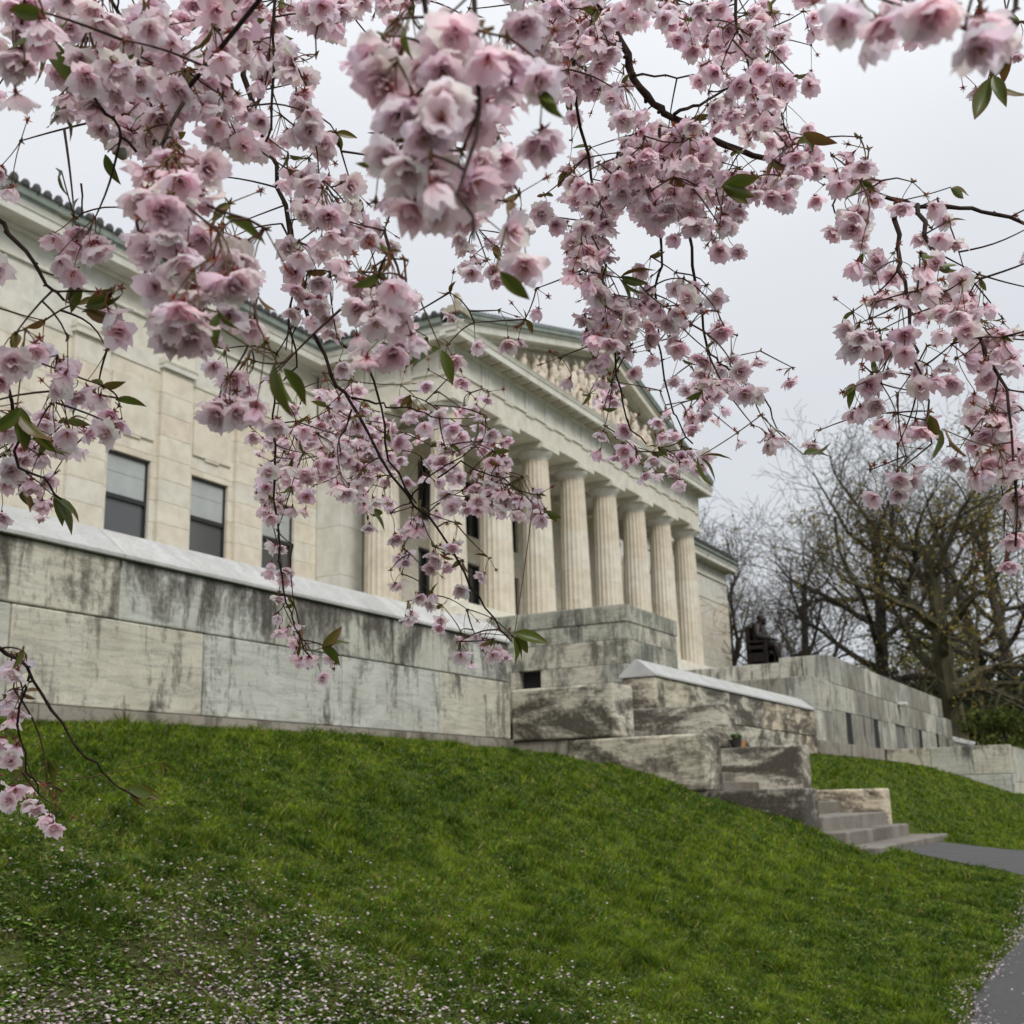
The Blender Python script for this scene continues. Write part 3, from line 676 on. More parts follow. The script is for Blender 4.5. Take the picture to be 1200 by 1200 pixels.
# acroterion
mb=MB(); ax,ay=30.62,17.62
mb.box(ax-.32,ay-.25,14.95,ax+.38,ay+.35,15.12); mb.box(ax-.2,ay-.16,15.12,ax+.26,ay+.26,15.24)
mb.ell((ax,ay,15.40),(.17,.13,.2)); 
for a in (-1.0,-.5,0,.5,1.0): mb.ell((ax+.16*math.sin(a),ay,15.42+.16*math.cos(a)),(.045,.08,.11),Matrix.Rotation(a,3,'Y'),8,6)
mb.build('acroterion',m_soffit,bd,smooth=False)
mb=MB()
for dx,w_ in ((0,.6),): mb.box(SL_-.5,FN-.5,14.905,SL_+.4,FN+.3,14.955)
mb.build('acroterion_block',m_trim,bd)
# walls: cella front, antae, wings
def ashlar(mb,x0,x1,z0,z1,n,openings=(),cw=1.25,ch=.62,th=.25,seedoff=0):
    zs=np.arange(z0,z1-.01,ch); 
    cuts=sorted({round(v,3) for v in list(zs)+[z1]+[q for o in openings for q in (o[2],o[3])] if z0<=v<=z1})
    for r,(a,b) in enumerate(zip(cuts,cuts[1:])):
        if b-a<.03: continue
        ridx=int((a-z0+.01)/ch)
        xs_=[x0]+[x0+cw*(k+(.5 if ridx%2 else 0))+.0 for k in range(1-(ridx%2),int((x1-x0)/cw)+2)]
        xs_=[x for x in xs_ if x0<=x<x1-.05]+[x1]
        xs_+= [q for o in openings for q in (o[0],o[1]) if o[2]<b-.01 and o[3]>a+.01 and x0<q<x1]
        xs_=sorted(set(round(x,3) for x in xs_))
        m=[xs_[0]]
        for x in xs_[1:]:
            if x-m[-1]>.02: m.append(x)
        for p,q_ in zip(m,m[1:]):
            if any(o[0]-.01<=p and q_<=o[1]+.01 and o[2]-.01<=a and b<=o[3]+.01 for o in openings): continue
            mb.box(p+.003,n,a+.003,q_-.003,n+th,b-.003)
def bay_openings(cs): return [(c-.775,c+.775,5.6,9.38) for c in cs]
baysL=[29.13-3.15*k for k in range(3)]; baysR=[2*CX-c for c in baysL]
mbw=MB(); ashlar(mbw,WL,SL_-.02,1.5,12.0,NW,bay_openings(baysL)); mbw.box(WL+.01,NW+.26,1.5,WL+.3,45,14.1)
mbw.build('wing_wall',m_ashlar,bd,bevel=.006,seg=1)
mbw=MB(); ashlar(mbw,SR_+.02,WR,1.5,12.0,NW,bay_openings(baysR)); 
for z in np.arange(1.5,12,.62): 
    for k in range(17): mbw.box(WR-.25,NW+.255+1.25*k,z+.003,WR-.001,NW+.25+1.25*(k+1),min(z+.617,12))
mbw.build('wing_wall',m_ashlar,bd,bevel=.006,seg=1)
for a,b in ((WL,SL_-.02),(SR_+.02,WR)):
    mb=MB()
    k=int((b-a)/3.15)+1
    for i in range(k): mb.box(a+i*(b-a)/k+.003,NW+.03,12.43,a+(i+1)*(b-a)/k-.003,NW+.3,14.14)
    mb.box(a,NW-.03,12.0,b,NW+.3,12.11); mb.box(a,NW-.015,12.11,b,NW+.3,12.425)
    mb.box(a,NW-.05,13.42,b,NW+.1,13.5)
    if b>60: mb.box(WR-.3,NW+.31,12.0,WR-.02,45,14.14)
    mb.build('upper_wall_band',m_trim,bd)
def pilasters(cs):
    for c in cs:
        mb=MB()
        z=1.5
        while z<12.1:
            z2=min(z+.62,12.12); mb.box(c-.6,NW-.13,z+.003,c+.6,NW-.001,z2-.003); z=z2
        o=mb.build('pilaster',m_ashlar,bd,bevel=.006,seg=1)
        mb=MB(); mb.box(c-.66,NW-.22,12.123,c+.66,NW-.02,12.25); mb.prism([(NW-.22,12.25),(NW-.25,12.32),(NW-.24,12.42),(NW-.02,12.42),(NW-.02,12.25)],0,c-.68,c+.68); mb.build('capital',m_trim,o)
pilL=[27.55-3.15*k for k in range(3)]
pilasters(pilL); pilasters([2*CX-c for c in pilL])
def panel(c):
    mb=MB(); mb.box(c-.8,NW-.06,9.95,c+.8,NW-.001,11.55); mb.box(c-.3,NW-.05,9.88,c+.3,NW-.001,9.95); mb.build('wall_panel',m_ashlar,bd,bevel=.012)
for c in baysL+baysR: panel(c)
def window(c):
    a,b=c-.775,c+.775
    mb=MB(); y0,y1=NW+.10,NW+.2
    mb.box(a,y0,5.6,a+.07,y1,9.38); mb.box(b-.07,y0,5.6,b,y1,9.38); mb.box(a+.07,y0,9.3,b-.07,y1,9.38); mb.box(a+.07,y0,5.6,b-.07,y1,5.7); mb.box(a+.07,y0-.015,8.12,b-.07,y1,8.24)
    o=mb.build('window',m_frame,bd)
    mb=MB(); mb.box(a+.07,y0+.06,5.7,b-.07,y0+.07,8.12); mb.build('pane',m_pane,o)
    mb=MB(); mb.box(a+.07,y0+.04,8.24,b-.07,y0+.05,9.3); mb.box(a+.1,y0+.03,8.85,b-.1,y0+.04,8.88); mb.build('blind',m_blind,o)
    mb=MB(); mb.box(a-.1,NW-.12,5.45,b+.1,NW+.2,5.6); mb.build('sill',m_trim,o)
    return o
w0=window(baysL[0])
for c in (baysL+baysR)[1:]: copy_tree(w0,(c-baysL[0],0,0),bd)
# cella front with five tall two-tier openings, and antae at the corners
ops=[];cel=[]
for k in range(7):
    c=S0+DS*(k+.5)+.0
    if k in (0,): a,b=c+1.4-.0,c+2.6
    a,b=c-.62,c+.85
    ops.append((a,b,5.98,9.05)); ops.append((a,b,10.1,12.3)); cel.append((a,b))
mbw=MB(); ashlar(mbw,SL_+1.35,SR_-1.35,5.2,13.3,NA,ops,1.25,.62,.3); mbw.build('portico_wall',m_ashlar,bd,bevel=.006,seg=1)
for x0,x1 in ((SL_+.0,SL_+1.15),(SR_-1.15,SR_)):
    mb=MB(); z=ZB
    zz=[ZB-.5,7.3,8.9,10.5,12.1]
    for a,b in zip(zz,zz[1:]): mb.box(x0,NA-.03,a+.003,x1,NW+.02,b-.003)
    o=mb.build('anta',m_trim,bd,bevel=.01)
    mb=MB(); mb.box(x0-.05,NA-.1,12.1,x1+.05,NW+.0,12.3); mb.box(x0-.09,NA-.14,12.3,x1+.09,NW+.0,12.45); mb.box(x0-.06,NA-.1,12.45,x1+.06,NW-.01,12.63); mb.build('capital',m_trim,o,bevel=.01)
for (a,b),i in zip(cel,range(7)):
    for z0,z1 in ((5.98,9.05),(10.1,12.3)):
        mb=MB(); y=NA+.12; mb.box(a,y,z0,a+.08,y+.1,z1); mb.box(b-.08,y,z0,b,y+.1,z1); mb.box(a+.08,y,z1-.08,b-.08,y+.1,z1); mb.box((a+b)/2-.03,y,z0,(a+b)/2+.03,y+.1,z1-.08)
        o=mb.build('portico_window',m_frame,bd)
        mb=MB(); mb.box(a+.02,y+.11,z0,b-.02,y+.13,z1); mb.build('pane',m_pane2,o)
mb=MB(); mb.box(SL_+1.21,FN+1.21,13.3,SR_-1.21,NW,13.42)
for k in range(1,7): mb.box(S0+DS*k-.3,FN+1.21,13.0,S0+DS*k+.3,NA,13.3)
mb.build('portico_ceiling',m_trim,bd)
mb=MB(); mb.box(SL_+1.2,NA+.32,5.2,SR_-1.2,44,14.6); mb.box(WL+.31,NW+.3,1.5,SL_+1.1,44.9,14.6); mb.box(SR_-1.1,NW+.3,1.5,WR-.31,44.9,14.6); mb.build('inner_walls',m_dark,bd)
# ================================================================== background trees
def grow(seed,H,trunk_r,fork,spread,levels=4,nb=(9,7,6,5),up=.35,upper=False):
    """returns list of (pts, radii, level)"""
    rn=np.random.default_rng(seed); out=[]
    def unit(v): return v/(np.linalg.norm(v)+1e-9)
    def br(p,d,L,r,lev):
        n=6 if lev<2 else (5 if lev==2 else 3)
        pts=[p];rad=[r];cur=p.copy();dd=d.copy()
        tip=r*(.42 if lev==0 else .25)
        for i in range(n):
            dd=unit(dd+rn.normal(0,(.05,.20,.24,.22,.2)[lev],3)+np.array([0,0,up*(.0,.10,.12,.12,.1)[lev]]))
            cur=cur+dd*L/n; pts.append(cur.copy()); rad.append(r+(tip-r)*(i+1)/n)
        out.append((pts,rad,lev))
        if lev>=levels: return
        m=nb[lev]
        for k in range(m):
            t=(fork+(1-fork)*(k+.5)/m) if lev==0 else (.25+.75*(k+rn.random())/m)
            i=min(int(t*n),n-1); f=t*n-i; q0=pts[i]*(1-f)+pts[i+1]*f
            base=unit(pts[min(i+1,n)]-pts[i]); rnd=unit(rn.normal(0,1,3)); side=unit(np.cross(base,rnd))
            if lev==0:
                az=k*2.4+rn.uniform(-.5,.5); side=np.array([math.cos(az),math.sin(az),0])
                ang=spread*(1.15-.65*(k/m))
            else: ang=rn.uniform(.5,.95)
            nd=unit(base*math.cos(ang)+side*math.sin(ang)); 
            LL=(L*(.62,.58,.55,.5)[lev] if lev else H*(.55-.28*(k/m)))*rn.uniform(.75,1.15)
            rr=max((rad[i]*(.55,.5,.48,.5)[lev]),.012)
            br(q0,nd,LL,rr,lev+1)
    br(np.zeros(3),unit(np.array([rn.normal(0,.04),rn.normal(0,.04),1.])),H*.8,trunk_r,0)
    return out
def tree_meshes(seed,H,tr,fork,spread,leaf=None,nb=(9,7,6,5),leafn=0,up=.35,mat=None):
    br=grow(seed,H,tr,fork,spread,nb=nb,up=up); tk=MB(); cr=MB()
    for pts,rad,lev in br:
        if lev<=1: tk.tube(pts,rad,7 if lev==0 else 5,cap=False)
        else: cr.tube(pts,[max(r,.011) for r in rad],3,cap=False)
    res=[('trunk',tk,mat or m_bark),('crown',cr,mat or m_bark)]
    if leafn:
        rn=np.random.default_rng(seed+5); ends=np.array([p[0][-1] for p in br if p[2]>=3]); ends=ends[rn.random(len(ends))<.75] 
        c=np.array(ends)[rn.integers(0,len(ends),leafn)]+rn.normal(0,.28,(leafn,3))
        res.append(('buds',c,leaf))
    return res
def leafcloud(c,size,colA,colB,rn,name,parent):
    n=len(c); a=rn.normal(0,1,(n,3)); a/=np.linalg.norm(a,axis=1)[:,None]; b=np.cross(a,rn.normal(0,1,(n,3))); b/=np.linalg.norm(b,axis=1)[:,None]
    s=size*rn.uniform(.5,1.3,(n,1)); V=np.stack([c-a*s,c-b*s*.5,c+a*s,c+b*s*.5],1).reshape(-1,3)
    t=rn.random((n,1)); C=np.repeat(np.array(colA)*(1-t)+np.array(colB)*t,4,0)
    am=AM(); am.add(V+WORG[parent.name],np.arange(n*4).reshape(-1,4),C); return am.build(name,[m_farleaf],parent)
protos={}
def place_tree(kind,px,depth,zb,scale,rotz,label,name='bare_tree',cat='tree',group='trees beyond the terrace'):
    d=at(px,900,depth); loc=(d[0],d[1],zb)
    if kind not in protos:
        K=KINDS[kind]; root=thing(name,loc,label,cat,group)
        for part in tree_meshes(**K['g']):
            if part[0]=='buds': tag(leafcloud(part[1],K['ls'],K['ca'],K['cb'],np.random.default_rng(3),'buds',root),kind='stuff')
            else:
                mb=part[1]; mb.v=[tuple(np.array(v)+np.array(loc)) for v in mb.v]; mb.build(part[0],part[2],root)
        protos[kind]=root
    else:
        src=protos[kind]; root=src.copy(); COL.objects.link(root); root.location=loc
        for ch in src.children: c=ch.copy(); COL.objects.link(c); c.parent=root
        tag(root,label,cat,group)
    root.scale=(scale,)*3; root.rotation_euler=(0,0,rotz); return root
BR=(.17,.12,.04);YG=(.22,.19,.045)
KINDS={
 'tall':dict(g=dict(seed=3,H=20,tr=.55,fork=.33,spread=1.15,nb=(12,8,6,4),up=.35),),
 'oak':dict(g=dict(seed=12,H=16,tr=.75,fork=.22,spread=1.15,nb=(12,8,6,4),up=.45,leafn=6500,leaf=1,mat=m_barkg),ls=.12,ca=BR,cb=YG),
 'multi':dict(g=dict(seed=21,H=15,tr=.38,fork=.10,spread=.75,nb=(10,7,5,4),up=.7,leafn=900,leaf=1),ls=.10,ca=(.10,.09,.03),cb=YG),
 'elm':dict(g=dict(seed=33,H=21,tr=.6,fork=.28,spread=1.1,nb=(12,7,5,4),up=.45,leafn=2200,leaf=1),ls=.11,ca=BR,cb=(.14,.13,.04)),
}
Tn=[('multi',884,84,1.6,1.22,.3,'dark bare tree with several stems, just right of the museum wing'),
 ('elm',838,118,1,.95,4.4,'bare tree top showing over the right end of the museum roof'),
 ('multi',950,74,1.5,1.0,4.0,'twin stemmed bare tree left of the tallest trunk'),
 ('tall',1026,63,1.0,.84,5.3,'tall straight trunked bare tree rising behind the corner of the windowed terrace'),
 ('oak',1128,58,.6,.90,.6,'broad spreading oak with brown buds and heavy low limbs at the terrace end'),
 ('elm',1172,78,1.0,.92,.9,'tall thick trunked tree behind the spreading oak'),
 ('tall',1215,70,1.2,.85,3.3,'tall dark bare tree at the right edge of the photo'),
 ('multi',1100,120,2,1.3,1.7,'far bare tree seen between the two largest trunks')]
for a in Tn: place_tree(*a)
# leafy evergreens and shrubs closing the view at the right
def bushy(px,depth,zb,w_,h_,n,ca,cb,label,name,cat,size=.2,clumps=26,seed=0,group=None,trunk=True):
    rn=np.random.default_rng(seed); d=at(px,900,depth); loc=(d[0],d[1],zb); root=thing(name,loc,label,cat,group)
    cc=rn.normal(0,1,(clumps,3)); cc/=np.linalg.norm(cc,axis=1)[:,None]; cc*=rn.uniform(.35,1,(clumps,1))**.5
    cc=cc*np.array([w_/2,w_/2,h_*.42])+np.array([0,0,h_*.52]); rad=rn.uniform(.12,.26,clumps)*w_
    i=rn.integers(0,clumps,n); v=rn.normal(0,1,(n,3)); v/=np.linalg.norm(v,axis=1)[:,None]; c=cc[i]+v*(rad[i]*rn.uniform(.45,1.08,n))[:,None]*np.array([1,1,.75])
    c=c[c[:,2]>.1]; leafcloud(c,size,ca,cb,rn,'crown',root)
    mb=MB(); L=np.array(loc); mb.tube([L+np.array([0,0,-.3]),L+np.array([.1,0,h_*.3]),L+np.array([0,.1,h_*.7])],[w_*.045,w_*.035,w_*.012],7)
    for k in range(7):
        e=cc[k]; mb.tube([L+np.array([0,0,h_*.25]),L+e*.6+np.array([0,0,h_*.12]),L+e],[w_*.02,w_*.014,w_*.005],5)
    mb.build('trunk',m_bark,root); return root
DG=(.018,.028,.012);MG=(.05,.07,.02)
bg='evergreens at the right end of the grounds'
bushy(1150,72,.8,9,7,9000,DG,(.035,.045,.02),'dark evergreen growing under the spreading oak','evergreen_tree','tree',.22,30,1,bg)
bushy(1105,84,.8,8,6.5,7000,(.03,.035,.014),(.06,.055,.02),'brownish green evergreen behind the end of the streaked wall','evergreen_tree','tree',.22,26,2,bg)
bushy(1200,66,.3,7,5.5,7000,DG,MG,'dark green evergreen at the right edge beyond the low wall','evergreen_tree','tree',.2,26,3,bg)
bushy(1185,48,.2,3.6,3.2,4200,(.045,.065,.014),(.085,.105,.025),'yellow green shrub glimpsed above the low wall at the right edge','shrub','shrub',.13,20,4)
bushy(1085,98,1,11,13,7000,(.11,.12,.025),(.16,.16,.04),'pale olive leafing tree between the grey roof and the spreading oak','leafing_tree','tree',.24,30,5)
bushy(925,96,1,10,9,4200,(.12,.13,.03),(.17,.17,.045),'pale olive leafing tree low behind the statue','leafing_tree','tree',.24,22,6)
bushy(1235,110,1,22,10,9000,DG,MG,'wide dark evergreen beyond the right edge','evergreen_tree','tree',.3,34,8,bg)
# dim far woodland behind, one mass
rn=np.random.default_rng(9); n=26000
uu=rn.uniform(850,1330,n); dd=rn.uniform(120,175,n); hh=rn.gamma(2.,1.2,n)*(.6+.8*np.clip((uu-1050)/120,0,1))
Pw=nF[None]*0+np.array([at(u_,900,d_) for u_,d_ in zip(uu,dd)]); 
am=AM(); c=Pw.copy(); c[:,2]=1.0+hh*(1+.35*np.sin(uu*.05)+.2*np.sin(uu*.17)); a=rn.normal(0,1,(n,3)); a/=np.linalg.norm(a,axis=1)[:,None]; b=np.cross(a,rn.normal(0,1,(n,3))); b/=np.linalg.norm(b,axis=1)[:,None]
s=.42*rn.uniform(.5,1.4,(n,1)); V=np.stack([c-a*s,c-b*s*.5,c+a*s,c+b*s*.5],1).reshape(-1,3); t=rn.random((n,1)); C=np.repeat(np.array((.045,.045,.03))*(1-t)+np.array((.10,.085,.05))*t,4,0)
am.add(V,np.arange(n*4).reshape(-1,4),C); tag(am.build('far_woodland',[m_farleaf]),'dim brown green mass of far woodland behind the trees','woodland',kind='stuff')
# grey roofed house behind the terrace wall
hp=at(1040,845,95); hx,hy=hp[0],hp[1]
hs_=thing('house',(hx,hy,1),'low house with weathered grey gable roof, half hidden behind the streaked terrace wall','house')
mb=MB(); mb.box(hx-5,hy-3.5,1,hx+5,hy+3.5,6.3); mb.build('wall',m_siding,hs_)
mb=MB(); mb.prism([(hx-6,6.2),(hx,9.6),(hx+6,6.2),(hx+6,6.0),(hx,9.35),(hx-6,6.0)],1,hy-4.2,hy+4.2); mb.build('roof',m_roofgrey,hs_)
mb=MB(); mb.prism([(hx-4.9,6.3),(hx,9.3),(hx+4.9,6.3)],1,hy-3.4,hy+3.4); mb.build('gable',m_siding,hs_)
mb=MB(); mb.box(hx-2,hy-3.58,3,hx-.8,hy-3.52,4.8); mb.box(hx+.8,hy-3.58,3,hx+2,hy-3.52,4.8); mb.build('window',m_pane2,hs_)

# ================================================================== grass
rn=np.random.default_rng(5)
def in_lawn(s,n):
    ok=(n>1.1)&(n<7.54)
    st_=(s>14.44)&(s<19.57)&(n>3.72); st_|=(s>14.5)&(s<19.63)&(n>2.95)&(n<3.78)
    pb=np.zeros_like(ok); m=(n<3.1)
    L=15.25-.85*(3.02-n)-np.where(n<1.9,1.2*(1.9-n)**2,0); Rr=18.5-.25*(3.02-n)+np.where(n<1.9,1.6*(1.9-n)**2,0)
    pb=m&(s>L-.02)&(s<Rr+.02)
    wl=(s>38.95)&(s<46.4)&(n>3.9)
    return ok&~st_&~pb&~wl
def vis(P):
    z=P@nF; x=600+FPX*(P@nR)/z; y=600-FPX*(P@nU)/z; return (z>1)&(x>-60)&(x<1260)&(y>600)&(y<1290), z
def blade_batch(N,rmin,rmax,pw):
    # polar sampling round the camera within the field of view
    u_=rn.random(N); r=(rmin**(1-pw)+(rmax**(1-pw)-rmin**(1-pw))*u_)**(1/(1-pw)) if pw!=1 else rmin*(rmax/rmin)**u_
    az=_yaw+rn.uniform(-R(27),R(27.5),N); s=r*np.cos(az); n=r*np.sin(az); ok=in_lawn(s,n); s=s[ok];n=n[ok]
    z=ground(s,n); P=np.stack([s,n,z],1); v,d=vis(P); return P[v],d[v]
P,dp=blade_batch(1400000,3.6,45,1.15)
print('blades',len(P))
def vnoise(x,y,f,sd):
    r_=np.random.default_rng(sd); a=0
    for k in range(5):
        th,ph,ff=r_.uniform(0,PI),r_.uniform(0,2*PI),f*r_.uniform(.6,1.7); a=a+np.sin((x*math.cos(th)+y*math.sin(th))*ff+ph)
    return a/5
t1=.8*vnoise(P[:,0],P[:,1],4.2,1)+.9*vnoise(P[:,0],P[:,1],13,2)+.9*vnoise(P[:,0],P[:,1],29,4); t3=.6*vnoise(P[:,0],P[:,1],6,14)+.8*vnoise(P[:,0],P[:,1],19,15)+.9*vnoise(P[:,0],P[:,1],46,16); t2=vnoise(P[:,0],P[:,1],1.3,3)
dd0=np.hypot(P[:,0]-2.7,P[:,1]-3.9); bare=np.clip(1.25*np.exp(-(dd0/2.6)**2),.14,1)*np.clip(.45+1.5*t3-.6*t1,0,1)
keep=rn.random(len(P))>bare*.88; P=P[keep];dp=dp[keep];t1=t1[keep];t3=t3[keep];t2=t2[keep];bare=bare[keep]; N=len(P)
H=(.018+.016*rn.random(N)+.055*np.clip(t1,0,2)**1.3+.012*t2)*(1-.45*np.clip((6.5-P[:,0])/4,0,1)); H=np.clip(H,.015,.11)
nearw=np.clip((P[:,1]-7.2)*3,0,1); H*=1+.5*nearw
W=np.maximum(.0019,dp*.00042)*rn.uniform(.7,1.5,N)
az=rn.uniform(0,2*PI,N); lean=rn.uniform(.3,1.6,N)*H; D=np.stack([np.cos(az),np.sin(az),0*az],1); ax=rn.uniform(0,2*PI,N); X=np.stack([np.cos(ax),np.sin(ax),0*ax],1)*W[:,None]
Zv=np.array([0,0,1.])
b0=P-np.array([0,0,.006]); mid=P+D*(lean*.35)[:,None]+Zv*(H*.6)[:,None]; tip=P+D*lean[:,None]+Zv*(H)[:,None]
V=np.stack([b0-X,b0+X,mid+X*.7,mid-X*.7,tip],1).reshape(-1,3)
i=np.arange(N)*5; Q=np.stack([i,i+1,i+2,i+3],1); T=np.stack([i+3,i+2,i+4],1)
g0=np.array((.030,.066,.004));g1=np.array((.145,.215,.014));yl=np.array((.27,.22,.08));bl=np.array((.10,.16,.06))
c=g0+(g1-g0)*np.clip(.47+.34*rn.normal(0,1,N)+.36*t2+.75*t3,0,1.6)[:,None]
dry=(rn.random(N)<.05+.30*bare); c[dry]=yl*rn.uniform(.6,1.3,(dry.sum(),1)); bm=rn.random(N)<.12; c[bm]=bl
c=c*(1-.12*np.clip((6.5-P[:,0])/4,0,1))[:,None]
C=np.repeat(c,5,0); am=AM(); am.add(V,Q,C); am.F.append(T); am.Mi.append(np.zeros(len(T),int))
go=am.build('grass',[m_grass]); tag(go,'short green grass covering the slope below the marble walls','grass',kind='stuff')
# broad weed leaves in the turf
Pw_,dw=blade_batch(170000,3.6,24,1.2); k=len(Pw_); sz=rn.uniform(.006,.020,k)
az=rn.uniform(0,2*PI,k); A=np.stack([np.cos(az),np.sin(az),rn.uniform(-.2,.5,k)],1)*sz[:,None]; B=np.stack([-np.sin(az),np.cos(az),rn.uniform(-.2,.2,k)],1)*(sz*.5)[:,None]; c0_=Pw_+np.array([0,0,.022])*rn.random((k,1))
V=np.stack([c0_-A,c0_-B,c0_+A,c0_+B],1).reshape(-1,3); cc=np.repeat(np.array((.11,.17,.035))*rn.uniform(.35,1.7,(k,1)),4,0)
am=AM(); am.add(V,np.arange(4*k).reshape(-1,4),cc); tag(am.build('clover_and_weeds',[m_grass]),'broad small weed leaves scattered through the lawn','weeds',kind='stuff')
# fallen petals
def petals_at(P_,size=.0074):
    k=len(P_); az=rn.uniform(0,2*PI,k); sz=size*rn.uniform(.6,1.35,k)
    A=np.stack([np.cos(az),np.sin(az),rn.uniform(-.5,.5,k)],1)*sz[:,None]; B=np.stack([-np.sin(az),np.cos(az),rn.uniform(-.4,.4,k)],1)*(sz*.75)[:,None]
    c=P_+np.array([0,0,1.])*rn.uniform(.010,.045,(k,1))
    V=np.stack([c-A,c-A*.3-B,c+A*.8-B*.6,c+A*.85+B*.6,c-A*.3+B],1).reshape(-1,3)
    col=np.array((.55,.46,.48))*rn.uniform(.45,1.2,(k,1)); col[:,1:]*=rn.uniform(.9,1.05,(k,2)); return V,np.arange(k*5).reshape(-1,5),np.repeat(col,5,0)
PP,dd_=blade_batch(200000,3.6,24,1.3)
dq=np.hypot(PP[:,0]-2.7,PP[:,1]-3.9); pr=(1.25*np.exp(-(dq/1.95)**2)+.05*np.exp(-(dq/5.)**2))*np.clip(.55+.75*vnoise(PP[:,0],PP[:,1],2.2,8)+.35*vnoise(PP[:,0],PP[:,1],7,9),.06,1)*.75+.004
PP=PP[rn.random(len(PP))<pr]
am=AM(); am.add(*petals_at(PP)); 
m_=2200; s=rn.uniform(5.5,14,m_); n_=np.array([edge_n(q_) for q_ in s])+rn.normal(.03,.06,m_); Pe=np.stack([s,n_,np.array([float(zpath(q_)) for q_ in s])+.0],1); Pe[:,2]=ground(Pe[:,0],np.minimum(Pe[:,1],N0))+.012
am.add(*petals_at(Pe,.0075)); 
m_=500; s=rn.uniform(5,13,m_); n_=rn.uniform(-.6,1.0,m_); Pe=np.stack([s,n_,ground(s,np.minimum(n_,N0))+.012],1); am.add(*petals_at(Pe,.0075))
tag(am.build('fallen_petals',[m_fallen]),'pale pink cherry petals fallen on the grass and path edge','petals',kind='stuff')
print('petals',am.n//5)
# ================================================================== cherry tree
GR={0:["8878898989"+"8898898963"+"6999888978"+"6589999994",
       "9968786847"+"8665678884"+"8999204989"+"6466797783",
       "9688998496"+"9834999998"+"6998200799"+"3200003783",
       "9479998998"+"6724799999"+"6858610169"+"7500000122",
       "4278998899"+"6763899999"+"5645821588"+"7600000000",
       "1146887679"+"8976999999"+"5766888676"+"8510000000",
       "3023488982"+"6875989999"+"8485999956"+"9827300000",
       "5002288863"+"3687388899"+"5788999987"+"8414610000",
       "6104388766"+"3787417874"+"6888588981"+"4157611000",
       "6446598889"+"1577746268"+"8888411660"+"0156436300",
       "7534488999"+"2447642487"+"5665411100"+"0006847200",
       "6413279999"+"0386994063"+"6568876210"+"0002768710",
       "5102159987"+"0267996898"+"8458887530"+"0005847752",
       "6620028978"+"0012883698"+"4058656110"+"0006664887",
       "6763103563"+"5022651210"+"0028564772"+"1001457277",
       "5666301058"+"1378621122"+"0003314872"+"2002587368",
       "6556500036"+"4577676772"+"0011356603"+"2103775568",
       "7671000003"+"7678775646"+"0004635511"+"5301642189",
       "6520000000"+"8537446638"+"0000026601"+"4100673078",
       "1420000000"+"8404422565"+"6200000000"+"0000350015"]}
GR=GR[0]
def size_at(x,y):
    s=40 if x<300 else (36 if x<420 else 29)
    if y>440: s=33 if x<170 else 23
    if y>440 and x>860: s=33
    if x>970 and y>150: s=33
    if 700<x<860 and 130<y<300: s=29
    for cx,cy,rx,ry,v in ((535,140,135,145,66),(560,385,58,42,84),(626,330,38,75,60),(1075,25,125,70,76),(10,60,50,70,54),(215,270,85,100,52),(235,370,70,60,54),(440,370,65,75,46),(620,215,40,50,56),(290,470,50,40,44),(150,70,110,70,42)):
        if ((x-cx)/rx)**2+((y-cy)/ry)**2<1: s=v; 
    return s
FD=.040*FPX                       # flower diameter 37 mm
fl=[]
rf=np.random.default_rng(77)
for j,row in enumerate(GR):
    for i,ch in enumerate(row):
        c=int(ch)
        if c<1: continue
        x0,y0=i*30,j*30; sz=size_at(x0+15,y0+15)
        lam=-math.log(1-min(c,9.5)/10.)*900/(.33*sz*sz)*(1.25 if c>=7 else 1)
        if c<=6 and y0<340: lam*=.72
        for k in range(rf.poisson(lam)): fl.append((x0+rf.uniform(0,30),y0+rf.uniform(0,30),sz*rf.uniform(.88,1.12)))
        if c>=8 and sz>38:        # flowers farther back fill between the near ones
            for k in range(rf.poisson(.75)): fl.append((x0+rf.uniform(0,30),y0+rf.uniform(0,30),rf.uniform(27,33)))
# explicit lower clusters: x0,y0,x1,y1,n,size
for x0,y0,x1,y1,n,s in [(303,552,352,612,15,25),(306,637,329,658,3,22),(313,664,344,690,4,22),(323,696,338,713,1,20),(317,728,355,760,6,24),(344,754,367,777,3,21),(361,772,390,795,4,22),
  (382,550,440,588,7,26),(411,584,434,622,4,24),(452,588,513,637,11,24),(455,646,487,667,4,22),(492,637,551,672,6,25),(539,668,568,696,2,23),(460,681,492,699,3,21),(501,687,516,713,2,22),(475,713,507,731,4,20),
  (507,722,527,742,2,21),(533,737,603,783,13,23),(519,579,560,605,4,23),(554,560,592,608,7,25),(600,575,650,618,5,27),(0,777,37,797,3,34),(0,815,27,850,4,30),(30,890,47,930,1,26),(0,857,20,877,2,28),
  (3,917,63,950,6,28),(30,940,80,970,3,27),(38,585,70,617,3,26),(1178,575,1205,665,6,36),(0,870,15,900,2,28),(0,600,10,612,1,28)]:
    for k in range(n): fl.append((rf.uniform(x0,x1),rf.uniform(y0,y1),s*rf.uniform(.92,1.1)))
# the dense round ball of blossom and the second one left of it
for cx,cy,rr,n in ((780,202,60,125),(662,60,58,60)):
    for k in range(n):
        a=rf.uniform(0,2*PI); r=rr*math.sqrt(rf.random()); fl.append((cx+r*math.cos(a),cy+r*math.sin(a),rf.uniform(27,32)))
